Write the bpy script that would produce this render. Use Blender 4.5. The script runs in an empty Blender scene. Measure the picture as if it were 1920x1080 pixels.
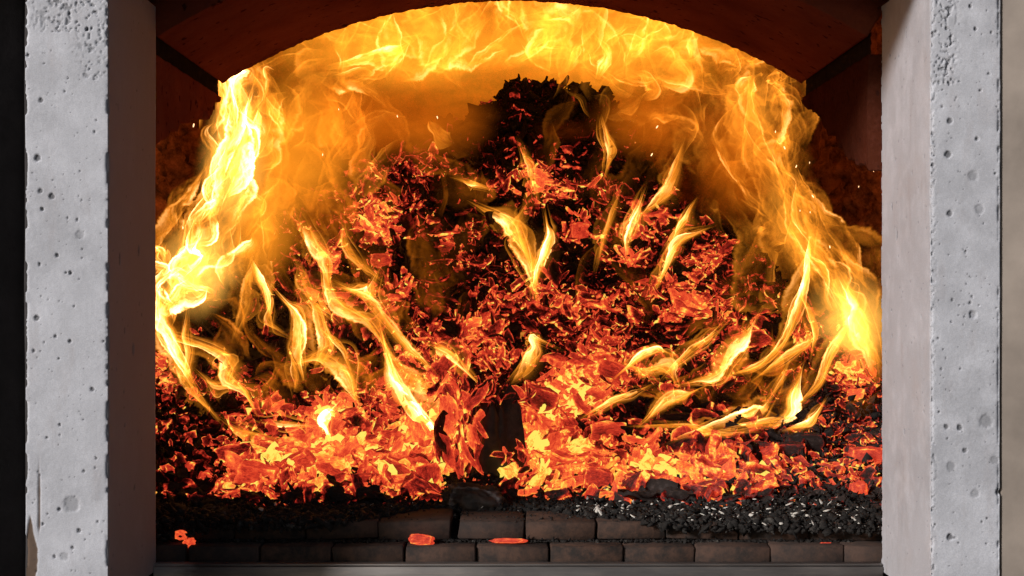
import bpy, math, random
import numpy as np
from mathutils import Vector, Matrix, Euler
random.seed(7); rng = np.random.default_rng(7)
R = math.radians
S = bpy.context.scene
# ------------------------------------------------------------------ camera
CAMD, CAMZ = 2.4, 1.0                      # camera is 2.4 m in front of the pillar faces (y = 0), 1 m up
cam = bpy.data.cameras.new('camera'); camo = bpy.data.objects.new('camera', cam)
S.collection.objects.link(camo); camo.location = (0, -CAMD, CAMZ); camo.rotation_euler = (R(90), 0, 0)
cam.sensor_width = 36; cam.lens = 54; cam.clip_start = .05; cam.clip_end = 200
S.camera = camo
# ------------------------------------------------------------------ sky and sun
W = bpy.data.worlds.new('World'); S.world = W; W.use_nodes = True
wn = W.node_tree; bg = wn.nodes['Background']; sky = wn.nodes.new('ShaderNodeTexSky')
sky.sky_type = 'NISHITA'; sky.sun_disc = False
SUN_EL, SUN_AZ = 20, 50                    # azimuth: degrees to the left of straight behind the camera
sky.sun_elevation = R(SUN_EL)
sd = Vector((-math.sin(R(SUN_AZ))*math.cos(R(SUN_EL)), -math.cos(R(SUN_AZ))*math.cos(R(SUN_EL)), math.sin(R(SUN_EL))))
sky.sun_rotation = math.atan2(sd.x, sd.y)
sky.air_density = 1; sky.dust_density = 2
wn.links.new(sky.outputs[0], bg.inputs[0]); bg.inputs[1].default_value = .05
sl = bpy.data.lights.new('sun', 'SUN'); sl.energy = 3.6; sl.angle = R(11); sl.color = (1, .97, .95)
so = bpy.data.objects.new('sun', sl); S.collection.objects.link(so)
so.rotation_euler = (-sd).to_track_quat('-Z', 'Y').to_euler(); so.location = sd*6
vs = S.view_settings; vs.view_transform = 'Standard'; vs.look = 'None'; vs.exposure = 0; vs.gamma = 1
cy = S.cycles
cy.use_denoising = True; cy.use_adaptive_sampling = True; cy.adaptive_threshold = .015
cy.max_bounces = 5; cy.diffuse_bounces = 3; cy.glossy_bounces = 2; cy.transparent_max_bounces = 96
cy.volume_bounces = 0; cy.sample_clamp_indirect = 6; cy.use_light_tree = True
# ------------------------------------------------------------------ helpers
COL = S.collection
F = 2880.0                                 # picture widths -> metres: m = px * d / F
def P(px, py, d): return Vector(((px-960)*d/F, d-CAMD, CAMZ-(py-540)*d/F))
def tag(o, label=None, cat=None, group=None, kind=None):
    if label: o['label'] = label
    if cat: o['category'] = cat
    if group: o['group'] = group
    if kind: o['kind'] = kind
    return o
def mesh_np(name, V, Fc, mat, parent=None, smooth=False, attrs=None, quads=None):
    """V (n,3), Fc list/array of same-length faces"""
    me = bpy.data.meshes.new(name); V = np.asarray(V, np.float32); Fc = np.asarray(Fc, np.int32)
    me.vertices.add(len(V)); me.vertices.foreach_set('co', V.ravel())
    k = Fc.shape[1]; me.loops.add(Fc.size); me.loops.foreach_set('vertex_index', Fc.ravel())
    me.polygons.add(len(Fc)); me.polygons.foreach_set('loop_start', np.arange(0, Fc.size, k, dtype=np.int32))
    me.polygons.foreach_set('loop_total', np.full(len(Fc), k, np.int32))
    if smooth: me.polygons.foreach_set('use_smooth', np.ones(len(Fc), bool))
    for an, av in (attrs or {}).items():
        a = me.attributes.new(an, 'FLOAT', 'POINT'); a.data.foreach_set('value', np.asarray(av, np.float32))
    me.update(calc_edges=True); me.validate()
    if mat: me.materials.append(mat)
    o = bpy.data.objects.new(name, me); COL.objects.link(o)
    if parent: o.parent = parent
    return o
def empty(name, loc=(0, 0, 0)):
    o = bpy.data.objects.new(name, None); COL.objects.link(o); o.location = loc; o.empty_display_size = .05
    return o
def _h(ix, iy, iz, s):
    n = (ix.astype(np.int64)*73856093) ^ (iy.astype(np.int64)*19349663) ^ (iz.astype(np.int64)*83492791) ^ (s*2654435761)
    n = (n ^ (n >> 13))*1274126177 & 0x7fffffff; n = (n ^ (n >> 15)) & 0xffffff
    return n/float(0xffffff)
def vn(x, y, z=0, s=0):
    x, y, z = np.broadcast_arrays(np.asarray(x, float), np.asarray(y, float), np.asarray(z, float))
    i, j, k = np.floor(x), np.floor(y), np.floor(z); f, g, h = x-i, y-j, z-k
    f = f*f*(3-2*f); g = g*g*(3-2*g); h = h*h*(3-2*h); r = 0
    for a in (0, 1):
        for b in (0, 1):
            for c in (0, 1):
                r = r+_h(i+a, j+b, k+c, s)*(f if a else 1-f)*(g if b else 1-g)*(h if c else 1-h)
    return r
def fbm(x, y, z=0, o=4, s=0):
    r, a, t = 0, .5, 0
    for q in range(o):
        r = r+a*vn(np.asarray(x)*2**q, np.asarray(y)*2**q, np.asarray(z)*2**q, s+q); t += a; a *= .5
    return r/t
def grid_faces(n, m, flip=False):          # n rows, m columns of vertices
    i, j = np.meshgrid(np.arange(n-1), np.arange(m-1), indexing='ij'); a = (i*m+j).ravel()
    f = np.stack([a, a+1, a+m+1, a+m], 1)
    return f[:, ::-1] if flip else f
# ------------------------------------------------------------------ material helpers
class NT:
    def __init__(s, name):
        s.m = bpy.data.materials.new(name); s.m.use_nodes = True; s.t = s.m.node_tree; s.t.nodes.clear()
        s.out = s.t.nodes.new('ShaderNodeOutputMaterial')
    def n(s, typ, **k):
        nd = s.t.nodes.new('ShaderNode'+typ)
        for a, b in k.items(): setattr(nd, a, b)
        return nd
    def l(s, a, b): s.t.links.new(a, b)
    def put(s, sock, v):
        if v is None: return
        if hasattr(v, 'is_output') or isinstance(v, bpy.types.NodeSocket): s.l(v, sock)
        else: sock.default_value = v
    def math(s, op, a, b=None, c=None, clamp=False):
        nd = s.n('Math', operation=op, use_clamp=clamp)
        for i, v in enumerate((a, b, c)): s.put(nd.inputs[i], v)
        return nd.outputs[0]
    def mr(s, v, a, b, c=0, d=1, smooth=False):
        nd = s.n('MapRange', interpolation_type='SMOOTHSTEP' if smooth else 'LINEAR'); s.put(nd.inputs[0], v)
        for i, q in enumerate((a, b, c, d)): s.put(nd.inputs[i+1], q)
        return nd.outputs[0]
    def noise(s, vec, scale, detail=3, rough=.55, dist=0, d='3D'):
        nd = s.n('TexNoise', noise_dimensions=d); s.put(nd.inputs['Vector'], vec)
        nd.inputs['Scale'].default_value = scale; nd.inputs['Detail'].default_value = detail
        nd.inputs['Roughness'].default_value = rough; nd.inputs['Distortion'].default_value = dist
        return nd.outputs[0]
    def obj(s): return s.n('TexCoord').outputs['Object']
    def pos(s): return s.n('NewGeometry').outputs['Position']
    def attr(s, name, typ='GEOMETRY'): nd = s.n('Attribute', attribute_name=name, attribute_type=typ); return nd.outputs['Fac']
    def mix(s, f, a, b, mode='MIX'):
        nd = s.n('Mix', data_type='RGBA', blend_type=mode); s.put(nd.inputs[0], f); s.put(nd.inputs[6], a); s.put(nd.inputs[7], b)
        return nd.outputs[2]
    def ramp(s, f, stops, interp='LINEAR'):
        nd = s.n('ValToRGB'); s.put(nd.inputs[0], f); cr = nd.color_ramp; cr.interpolation = interp
        while len(cr.elements) < len(stops): cr.elements.new(.5)
        for e, (p, c) in zip(cr.elements, stops): e.position = p; e.color = (*c, 1)
        return nd.outputs[0]
    def comb(s, x, y, z):
        nd = s.n('CombineXYZ')
        for i, v in enumerate((x, y, z)): s.put(nd.inputs[i], v)
        return nd.outputs[0]
    def vmul(s, v, w):
        nd = s.n('VectorMath', operation='MULTIPLY'); s.put(nd.inputs[0], v); s.put(nd.inputs[1], w); return nd.outputs[0]
    def bump(s, h, st=.3, dist=.002):
        nd = s.n('Bump'); nd.inputs['Strength'].default_value = st; nd.inputs['Distance'].default_value = dist; s.l(h, nd.inputs['Height'])
        return nd.outputs[0]
    def pbsdf(s, col, rough=.8, bump=None, metal=0, em=None, ems=1, spec=.5):
        b = s.n('BsdfPrincipled'); s.put(b.inputs['Base Color'], col); s.put(b.inputs['Roughness'], rough); s.put(b.inputs['Metallic'], metal)
        b.inputs['Specular IOR Level'].default_value = spec
        if bump is not None: s.l(bump, b.inputs['Normal'])
        if em is not None: s.put(b.inputs['Emission Color'], em); s.put(b.inputs['Emission Strength'], ems)
        s.l(b.outputs[0], s.out.inputs[0]); return s.m
# ------------------------------------------------------------------ materials
def concrete(name, base, warm):
    t = NT(name); p = t.obj()
    a = t.noise(p, 3.5, 5, .6); b = t.noise(p, 16, 5, .65); c = t.noise(t.vmul(p, (1, 1, .25)), 30, 4, .6); g = t.noise(p, 520, 3, .7)
    col = t.mix(t.mr(a, .35, .65), base, tuple(x*.74 for x in base[:3])+(1,))
    col = t.mix(t.mr(b, .45, .72, 0, .75), col, tuple(x*1.22 for x in base[:3])+(1,))
    col = t.mix(t.mr(c, .55, .75, 0, .45), col, warm)
    col = t.mix(t.mr(g, .35, .75, 0, .34), col, (.12, .12, .13, 1))
    col = t.mix(t.math('MULTIPLY', t.mr(t.attr('reveal_shade_tint'), 0, .2), t.mr(t.noise(p, 4.5, 4, .6), .5, .7, .08, .35)), col, (.40, .32, .29, 1))  # blotchy warm tint over both reveals
    col = t.mix(t.math('MULTIPLY', t.attr('reveal_shade_tint'), t.mr(a, .2, .8, .95, .7)), col, (.235, .20, .195, 1))  # shade of the left reveal painted into the concrete colour
    col = t.mix(t.attr('stain'), col, (.10, .065, .045, 1))
    col = t.mix(t.attr('pit'), col, (.05, .05, .055, 1))
    return t.pbsdf(col, .82, t.bump(t.noise(p, 260, 4, .7), .22, .001), spec=.35)
M_CON = concrete('concrete', (.52, .53, .58, 1), (.36, .33, .34, 1))
def rough_rock(name, c1, c2, sc=14, bd=.01):
    t = NT(name); p = t.obj(); a = t.noise(p, sc, 6, .7); b = t.noise(p, sc*5, 4, .7)
    col = t.mix(t.mr(a, .35, .65), c1, c2); col = t.mix(t.mr(b, .5, .8, 0, .6), col, (.015, .010, .008, 1))
    return t.pbsdf(col, 1, t.bump(b, .6, bd), spec=.03)
M_WALL = rough_rock('charred_refractory', (.40, .14, .07, 1), (.05, .022, .016, 1), 24)
def refractory(f=1.):
    t = NT('refractory'); p = t.obj(); a = t.noise(p, 5, 5, .6); b = t.noise(p, 110, 4, .6); c = t.noise(p, 45, 2, .5)
    col = t.mix(t.mr(a, .3, .7), (.21*f, .055*f, .028*f, 1), (.11*f, .027*f, .015*f, 1)); col = t.mix(t.mr(b, .45, .75, 0, .4), col, (.10, .03, .02, 1))
    col = t.mix(t.mr(c, .64, .70, 0, .85), col, (.03, .01, .008, 1))
    return t.pbsdf(col, 1, t.bump(b, .8, .004), spec=.0)
M_REF = refractory(); M_SLAB = [refractory(1.2), refractory(.32)]  # slab colours: left lightened, right darkened to offset the daylight falling on it
M_MORT = rough_rock('sooty_mortar', (.012, .008, .007, 1), (.020, .012, .010, 1), 30, .003)
def brickm():
    t = NT('sooty_brick'); p = t.pos(); a = t.noise(p, 34, 5, .7); b = t.noise(p, 160, 4, .7); inf = t.n('ObjectInfo').outputs['Random']
    col = t.mix(t.mr(a, .38, .62), (.020, .015, .013, 1), (.080, .042, .028, 1)); col = t.mix(t.mr(inf, 0, 1, 0, .5), col, (.05, .036, .032, 1))
    col = t.mix(t.mr(b, .55, .75, 0, .5), col, (.02, .015, .014, 1))
    return t.pbsdf(col, .85, t.bump(b, .5, .002), spec=.3)
M_BRICK = brickm()
def steel():
    t = NT('brushed_steel'); p = t.pos(); a = t.noise(t.vmul(p, (1.5, 1, 8)), 6, 5, .6); b = t.noise(t.vmul(p, (.2, 1, 3)), 90, 3, .6)
    x = t.n('SeparateXYZ'); t.l(p, x.inputs[0])
    col = t.mix(t.mr(a, .35, .65), (.17, .155, .145, 1), (.11, .10, .095, 1))
    col = t.mix(t.mr(t.math('ADD', x.outputs[0], t.math('MULTIPLY', a, .1)), -.54, -.50, 1, 0), col, (.55, .53, .49, 1))
    col = t.mix(t.mr(b, .55, .7, 0, .5), col, (.25, .2, .17, 1))
    return t.pbsdf(col, .5, t.bump(b, .2, .001), metal=.6)
M_STEEL = steel()
def flat(name, c, r=.9, sc=20):
    t = NT(name); p = t.pos(); a = t.noise(p, sc, 5, .6)
    return t.pbsdf(t.mix(t.mr(a, .3, .7), (*c, 1), (*[v*.6 for v in c], 1)), r, t.bump(a, .4, .004), spec=.2)
M_DARK = flat('shade_dark_masonry', (.022, .019, .019)); M_PLAST = flat('beige_plaster', (.30, .255, .22), .9, 7)  # M_DARK: near-black base colour stands in for the unlit left recess
t = NT('char'); _p = t.pos(); _a = t.noise(_p, 90, 5, .7); _b = t.noise(_p, 25, 4, .6)
M_GRAN = t.pbsdf(t.mix(t.mr(t.math('ADD', _a, t.math('MULTIPLY', _b, .5)), .80, .98, 0, .75), (.013, .011, .010, 1), (.10, .09, .08, 1)), .85, t.bump(_a, .4, .004), spec=.25); M_ASH = flat('pale_ash', (.66, .62, .56), .9, 60)
HEAT = [(0, (0, 0, 0)), (.16, (.003, 0, 0)), (.30, (.075, .003, .002)), (.45, (.33, .017, .009)), (.60, (.64, .042, .017)), (.78, (.96, .125, .034)), (.92, (1, .42, .045)), (1, (1, .78, .12))]
def ember(name, heat_t, base=(.022, .015, .013), bulk=.0):
    """glow follows the temperature of each piece; its thin rim and cracks burn hotter than its ash-dulled faces"""
    t = NT(name); rim = t.attr('rim')
    if heat_t == 'OBJECT': h = t.attr('glow', 'OBJECT'); sd_ = t.n('ObjectInfo').outputs['Random']
    else: h = t.attr('glow'); sd_ = t.attr('seed')
    lx, ly, lz = t.attr('lx'), t.attr('ly'), t.attr('lz'); s9 = t.math('MULTIPLY', sd_, 37.)
    q = t.comb(t.math('ADD', lx, s9), ly, lz)                      # the piece's own coordinates: x runs along the grain
    a = t.noise(q, 2.6, 4, .6); b = t.noise(t.vmul(q, (1, 3.2, 3.2)), 3.6, 5, .72, .8)
    gr = t.noise(t.vmul(q, (1, 6.5, 6.5)), 2.6, 3, .6, .5)
    crack = t.mr(t.math('ABSOLUTE', t.math('SUBTRACT', gr, .5)), 0, .030, 1, 0)
    r2 = t.math('MULTIPLY', t.math('POWER', rim, 4.), t.mr(t.noise(q, 3.1, 3, .6), .38, .62, 0, 1.25))
    v = t.math('MULTIPLY_ADD', t.math('SUBTRACT', a, .5), .60, h)
    v = t.math('MULTIPLY_ADD', t.math('SUBTRACT', b, .5), .62, v)
    on = t.mr(h, .06, .4)
    v = t.math('ADD', v, t.math('MULTIPLY', t.math('MULTIPLY', r2, t.mr(h, .3, .7, .62, .10)), on))
    v = t.math('ADD', v, t.math('MULTIPLY', t.math('MULTIPLY', crack, t.mr(h, .3, .7, .22, .09)), on))
    v = t.math('SUBTRACT', v, t.math('MULTIPLY', t.math('SUBTRACT', 1, rim), t.mr(h, .3, .6, .16, .03)), None, True)
    col = t.ramp(v, HEAT)
    ash = t.mr(t.noise(q, 5, 4, .7), .52, .75, 0, .6)
    bc = t.mix(ash, (*base, 1), (.10, .075, .07, 1))
    return t.pbsdf(bc, .8, t.bump(b, .5, .002), em=col, ems=1.05, spec=.2)
M_CHIP = ember('glowing_wood_chip', 'OBJECT'); M_CHIPS = ember('glowing_chips', 'GEOMETRY')
def coalm():
    t = NT('black_coal'); p = t.obj(); a = t.noise(p, 30, 5, .7); w = t.attr('rim')
    col = t.mix(t.mr(a, .4, .7), (.014, .009, .007, 1), (.06, .032, .022, 1)); col = t.mix(t.mr(t.math('ADD', t.math('MULTIPLY', w, .7), t.math('MULTIPLY', a, 1.3)), 1.05, 1.45), col, (.17, .14, .135, 1))
    em = t.ramp(t.math('MULTIPLY', t.attr('glow', 'OBJECT'), t.mr(t.math('ADD', w, a), 1.0, 1.35)), HEAT)
    return t.pbsdf(col, .7, t.bump(a, .6, .004), em=em, ems=1)
M_COAL = coalm()
FLCOL = (1, .30, .020)
def flamem(name, col=FLCOL, gain=1., samp='NONE', su=1.2, lo=.35, gaplo=.6, edge_=1.2):
    """a thin burning sheet: adds light, hides nothing; one crisp burning edge, a body that thins out, streaks along the tongue"""
    t = NT(name); u = t.attr('u'); s = t.attr('s'); amp = t.attr('amp'); sd_ = t.attr('seed')
    wob = t.noise(t.comb(t.math('MULTIPLY', u, .3), t.math('MULTIPLY', s, 1.3), sd_), 1.1, 5, .62)
    u2 = t.math('MULTIPLY_ADD', t.math('SUBTRACT', wob, .5), 1.35, u)
    prof = t.math('MULTIPLY', t.mr(u2, -.84, -.60, 0, 1, True), t.math('POWER', t.mr(u2, -.55, .95, 1, 0), 1.25))
    hl = t.math('MULTIPLY', t.mr(u2, -.80, -.64, 0, 1, True), t.mr(u2, -.64, -.40, 1, 0, True))
    edge = t.mr(t.math('ABSOLUTE', u), .82, 1, 1, 0, True)
    st = t.mr(t.noise(t.comb(t.math('MULTIPLY', u2, su), t.math('MULTIPLY', s, .5), sd_), 1.6, 4, .55, .8), .30, .68, lo, 1.45)
    v = t.math('MULTIPLY', t.math('ADD', t.math('MULTIPLY', prof, st), t.math('MULTIPLY', hl, edge_)), t.math('MULTIPLY', edge, amp)); v = t.math('MULTIPLY', v, gain)
    gap = t.noise(t.comb(t.math('MULTIPLY', u, .7), t.math('MULTIPLY', s, .9), t.math('ADD', sd_, 40.)), 1.1, 3, .6, .8)
    v = t.math('MULTIPLY', v, t.mr(gap, .34, .60, gaplo, 1.25, True))
    hot = t.mr(v, .35, 2.6, 0, 1)
    e = t.n('Emission'); t.l(t.mix(hot, (*col, 1), (1, .66, .26, 1)), e.inputs[0]); t.l(v, e.inputs[1])
    tr = t.n('BsdfTransparent'); ad = t.n('AddShader'); t.l(e.outputs[0], ad.inputs[0]); t.l(tr.outputs[0], ad.inputs[1]); t.l(ad.outputs[0], t.out.inputs[0])
    t.m.cycles.emission_sampling = samp; return t.m
M_FL = flamem('flame', gain=.30, samp='FRONT_BACK', edge_=.55); M_WISP = flamem('flame_wisps', gain=.34, samp='FRONT_BACK', su=1.7, lo=.15, gaplo=.2, edge_=.7); M_DIM = flamem('dim_flame', (1, .24, .012), gain=.55, lo=.1, gaplo=.1, edge_=.5)
def volm(name, col, em, ab):
    t = NT(name); v = t.n('VolumePrincipled'); v.inputs['Color'].default_value = (0, 0, 0, 1); v.inputs['Density'].default_value = 0
    e = t.n('Emission'); e.inputs[0].default_value = (*col, 1); e.inputs[1].default_value = em
    a = t.n('VolumeAbsorption'); a.inputs[0].default_value = (.0, .0, .0, 1); a.inputs[1].default_value = ab
    ad = t.n('AddShader'); t.l(e.outputs[0], ad.inputs[0]); t.l(a.outputs[0], ad.inputs[1]); t.l(ad.outputs[0], t.out.inputs['Volume'])
    t.t.nodes.remove(v); return t.m
# ------------------------------------------------------------------ pillars: one swept profile each, real pits and chipped arrises
def pillar(name, prof, z0, z1, label, pits, spall=None, seed=1, crust=None):
    """prof: list of ((x,y), step, kind) corners; kind of the segment that starts there: f front, r reveal, o other"""
    pts, kinds, nrm, dar = [], [], [], []
    for i in range(len(prof)-1):
        (x0, y0), st, kd = prof[i]; (x1, y1) = prof[i+1][0]; L = math.hypot(x1-x0, y1-y0); n = max(1, int(round(L/st)))
        nx, ny = (y1-y0)/L, -(x1-x0)/L
        for k in range(n): pts.append((x0+(x1-x0)*k/n, y0+(y1-y0)*k/n)); kinds.append(kd); nrm.append((nx, ny)); dar.append(min(k, n-k)*L/n)
    (xe, ye) = prof[-1][0]; pts.append((xe, ye)); kinds.append('o'); nrm.append(nrm[-1]); dar.append(0)
    pts = np.array(pts); nrm = np.array(nrm); m = len(pts); kinds = np.array(kinds); dar = np.array(dar)
    seg = np.r_[0, np.cumsum(np.hypot(*np.diff(pts, axis=0).T))]
    for i in range(1, m):                    # average the normal at the corners
        if kinds[i] != kinds[i-1]: v = nrm[i]+nrm[i-1]; nrm[i] = v/np.linalg.norm(v)
    reveal_shade_tint = (kinds == 'r')*(1. if pts[:, 0].mean() < 0 else .25)
    z = np.arange(z0, z1, .0016); n = len(z)
    X = np.tile(pts[:, 0], (n, 1)); Y = np.tile(pts[:, 1], (n, 1)); Z = np.tile(z[:, None], (1, m)); Sg = np.tile(seg, (n, 1))
    D = (fbm(Sg*6, Z*6, 0, 2, seed)-.5)*.0022 + (fbm(Sg*220, Z*220, 0, 2, seed+5)-.5)*.0004
    pit = np.zeros_like(D); stain = np.zeros_like(D)
    for (ps, pz, pr, dep, el) in pits:       # pits given in (profile length, height)
        j0, j1 = np.searchsorted(seg, [ps-pr*1.6, ps+pr*1.6]); i0, i1 = np.searchsorted(z, [pz-pr*1.6*el, pz+pr*1.6*el])
        if j1 <= j0 or i1 <= i0: continue
        a = Sg[i0:i1, j0:j1]-ps; b = (Z[i0:i1, j0:j1]-pz)/el
        q = np.sqrt(a*a+b*b)/pr*(1+.5*(fbm(Sg[i0:i1, j0:j1]*300, Z[i0:i1, j0:j1]*300, 0, 2, seed)-.5))
        w = np.clip((1-q)*3, 0, 1); D[i0:i1, j0:j1] -= w*dep*pr*(.75 if pr < .004 else .45); pit[i0:i1, j0:j1] = np.maximum(pit[i0:i1, j0:j1], np.clip(w*1.2-.3, 0, 1)*(.85 if pr < .006 else .35))
    arr = np.exp(-(dar/.0028)**2)[None]*np.array([1. if k in 'fr' else .0 for k in kinds])[None]
    D -= arr*np.clip(fbm(Z*60, Z*0+3, 0, 4, seed+9)-.42, 0, 1)*.022
    if crust is not None:
        for (s0, za, zb, wd) in crust:
            g = np.exp(-((Sg-s0)/wd)**2)*(Z > za)*(Z < zb); cr = np.clip(fbm(Sg*260, Z*190, 0, 4, seed+3)-.54, 0, 1)*9
            D -= g*np.clip(cr-.2, 0, 1)*.0022; pit = np.maximum(pit, g*np.clip(cr-.35, 0, 1)*.55)
    if spall:
        for (s0, w, za, zb, amt) in spall:
            e = w*(.5+1.1*fbm(Z*30, Z*0, 0, 4, seed+2))*np.clip((zb-Z)/.07, 0, 1)*np.clip((Z-za)/.02, 0, 1)
            g = np.clip((e-np.abs(Sg-s0))/.002, 0, 1); D -= g*amt; stain = np.maximum(stain, g)
    V = np.stack([X+nrm[:, 0]*D, Y+nrm[:, 1]*D, Z], -1).reshape(-1, 3)
    o = mesh_np(name, V, grid_faces(n, m), M_CON, smooth=True, attrs={'pit': pit.ravel(), 'stain': stain.ravel(), 'reveal_shade_tint': np.tile(reveal_shade_tint, (n, 1)).ravel()})
    tag(o, label, 'concrete pillar', 'concrete pillars beside the fire opening'); return o
def rand_pits(s0, s1, z0, z1, n, rr, seed):
    g = np.random.default_rng(seed); out = []
    for k in range(n):
        r = rr[0]*(rr[1]/rr[0])**(g.random()**3.6); out.append((g.uniform(s0, s1), g.uniform(z0, z1), r, 1.1, g.uniform(.8, 1.5)))
    return out
zf = lambda py: CAMZ-(py-540)/1200.
ZB, ZT = .50, 1.50
L0, L1, RB = -.76, -.631, -.631
pl = [((L0, .30), .02, 'o'), ((L0, 0), .0016, 'f'), ((L1, 0), .003, 'r'), ((RB, .32), .02, 'o'), ((L0, .32), .02, 'o')]
pl = [((L0, .32), .02, 'o'), ((L0, 0), .0016, 'f'), ((L1, 0), .003, 'r'), ((RB, .32), .03, 'o'), ((L0+.001, .321), .02, 'o')]
fs = .32                                    # profile length where the front face starts
pitL = rand_pits(fs+.004, fs+.127, ZB, ZT, 230, (.0009, .0027), 3)
for (px, py, r) in [(77, 188, 5), (163, 55, 4), (70, 296, 7), (97, 368, 6), (75, 358, 5), (79, 392, 4), (150, 440, 9), (107, 479, 4), (132, 512, 4), (69, 596, 6), (131, 640, 4), (173, 730, 5), (111, 955, 4), (148, 995, 5), (121, 1043, 9), (135, 945, 17), (52, 103, 4)]:
    pitL.append((fs+(px-48)/1200, zf(py), r/1200, .32 if r > 8 else 1.2, 1.1))
for (pd, py, r, e) in [(.07, 485, 5, 3), (.16, 655, 8, 1.8), (.17, 915, 6, 1.3), (.06, 200, 4, 2), (.2, 470, 6, 2.5), (.1, 620, 4, 2)]:
    pitL.append((fs+.129+pd, 1-(py-540)*(2.4+pd)/F, r/1200, 1.0, e))
pitL += rand_pits(fs+.13, fs+.44, ZB, ZT, 60, (.0015, .0035), 8)
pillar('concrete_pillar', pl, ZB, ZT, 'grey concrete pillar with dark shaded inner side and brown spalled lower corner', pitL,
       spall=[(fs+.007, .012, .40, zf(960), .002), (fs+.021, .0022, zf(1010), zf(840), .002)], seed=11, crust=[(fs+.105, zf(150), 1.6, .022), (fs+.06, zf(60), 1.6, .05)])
R0, R1, RC = .654, .7625, .654
pr = [((R1, .321), .03, 'o'), ((R0, .32), .003, 'r'), ((R0, 0), .0016, 'f'), ((R1, 0), .006, 'o'), ((R1+.001, .32), .02, 'o')]
rs, fr = .1085, .1085+.32
pitR = rand_pits(fr+.004, fr+.106, ZB, ZT, 220, (.0009, .0027), 5)
for (px, py, r) in [(1781, 227, 6), (1829, 54, 4), (1820, 12, 4), (1832, 260, 4), (1749, 309, 4), (1778, 290, 7), (1781, 400, 6), (1825, 330, 11), (1837, 392, 10), (1825, 590, 8), (1850, 790, 14), (1800, 802, 6), (1865, 862, 9), (1784, 875, 10), (1829, 925, 9), (1872, 922, 6), (1782, 1007, 7), (1810, 845, 5), (1775, 800, 5)]:
    pitR.append((fr+(px-1745)/1200, zf(py), r/1200, .32 if r > 8 else 1.2, 1.1))
for (pd, py, r, e) in [(.21, 440, 6, 2.4), (.245, 388, 5, 2), (.15, 65, 3, 3), (.2, 105, 4, 1), (.26, 104, 5, 1), (.16, 810, 5, 1.4), (.2, 265, 3, 1)]:
    pitR.append((fr-pd, 1-(py-540)*(2.4+pd)/F, r/1200, 1.1, e))
pitR += rand_pits(rs+.01, fr-.01, ZB, ZT, 90, (.0014, .0032), 9)
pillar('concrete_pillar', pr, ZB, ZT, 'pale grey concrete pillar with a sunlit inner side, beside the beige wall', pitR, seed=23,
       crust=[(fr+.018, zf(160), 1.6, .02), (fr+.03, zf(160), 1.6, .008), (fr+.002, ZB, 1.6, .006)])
# ------------------------------------------------------------------ boxes
def box_vf(c, h, jit=0, bev=0):
    V = [];
    for sx in (-1, 1):
        for sy in (-1, 1):
            for sz in (-1, 1): V.append([c[0]+sx*h[0], c[1]+sy*h[1], c[2]+sz*h[2]])
    Fq = [(0, 1, 3, 2), (4, 6, 7, 5), (0, 4, 5, 1), (2, 3, 7, 6), (0, 2, 6, 4), (1, 5, 7, 3)]
    V = np.array(V); V += rng.uniform(-jit, jit, V.shape); return V, Fq
def box(name, c, h, mat, parent=None, bev=0, jit=0, seg=1):
    V, Fq = box_vf(c, h, jit); o = mesh_np(name, V, Fq, mat, parent)
    if bev:
        import bmesh
        bm = bmesh.new(); bm.from_mesh(o.data); bmesh.ops.bevel(bm, geom=bm.edges[:], offset=bev, segments=seg, affect='EDGES'); bm.to_mesh(o.data); bm.free()
    return o
# walls beside the pillars, lintel above, ground below
tag(box('side_wall', (-1.385, .20, 1), (.575, .06, 1.2), M_DARK), kind='structure')
n, m = 120, 40
zz, xx = np.meshgrid(np.linspace(.3, 1.9, n), np.linspace(-.80, -.772, m), indexing='ij')
V = np.stack([xx, .10+.012*fbm(zz*6, xx*60, 0, 3, 4)+(xx+.772)*-.6, zz], -1).reshape(-1, 3)
tag(mesh_np('side_wall_edge', V, grid_faces(n, m), flat('dark_grey_edge', (.05, .046, .047)), smooth=True), kind='structure')
tag(box('plaster_wall', (1.3645, .1235, 1), (.60, .12, 1.2), M_PLAST, bev=.004), kind='structure')
tag(box('lintel', (0, .16, 1.70), (.9, .16, .18), M_CON, bev=.004), kind='structure')
tag(box('oven_plinth', (0, 1.3, .2), (1.05, 1.3, .2), M_DARK), kind='structure')
V = np.array([(-8, -8, 0), (8, -8, 0), (8, 8, 0), (-8, 8, 0)]); tag(mesh_np('ground', V, [(0, 1, 2, 3)], flat('ground', (.2, .19, .18))), kind='structure')
# ------------------------------------------------------------------ hearth floor with its bricks
ZF = .566                                  # oven floor; two low brick steps lead down to the sill
hf = tag(box('hearth_floor', (0, 1.40, .50), (.98, .985, .045), M_GRAN), kind='structure')
def brick(x0, x1, y0, y1, z0, z1):
    o = box('brick', (0, 0, 0), ((x1-x0)/2-.0014, (y1-y0)/2-.0015, (z1-z0)/2), M_BRICK, hf, bev=.0026, jit=.0028)
    o.location = ((x0+x1)/2, (y0+y1)/2+rng.uniform(-.002, .002), (z0+z1)/2+rng.uniform(-.001, .001)); o.rotation_euler = (rng.uniform(-.01, .01), rng.uniform(-.008, .008), rng.uniform(-.012, .012)); return o
j1 = [215, 350, 485, 622, 758, 893, 1029, 1168, 1305, 1445, 1582, 1715]
for a, b in zip(j1[:-1], j1[1:]): brick((a-960)*2.74/F, (b-960)*2.74/F, .338, .448, .49, .5395)
j2 = [168, 304, 440, 575, 710, 845, 985, 1118, 1250, 1384, 1518, 1652, 1780]
for a, b in zip(j2[:-1], j2[1:]):
    g = 13 if a == 845 else 0
    brick((a+g-960)*2.80/F, (b-960)*2.80/F, .396, .56, .541, .574)
for a, b in zip(j1[:-1], j1[1:]): brick((a-960)*3.0/F, (b-960)*3.0/F, .563, .76, .541, .572)
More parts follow.
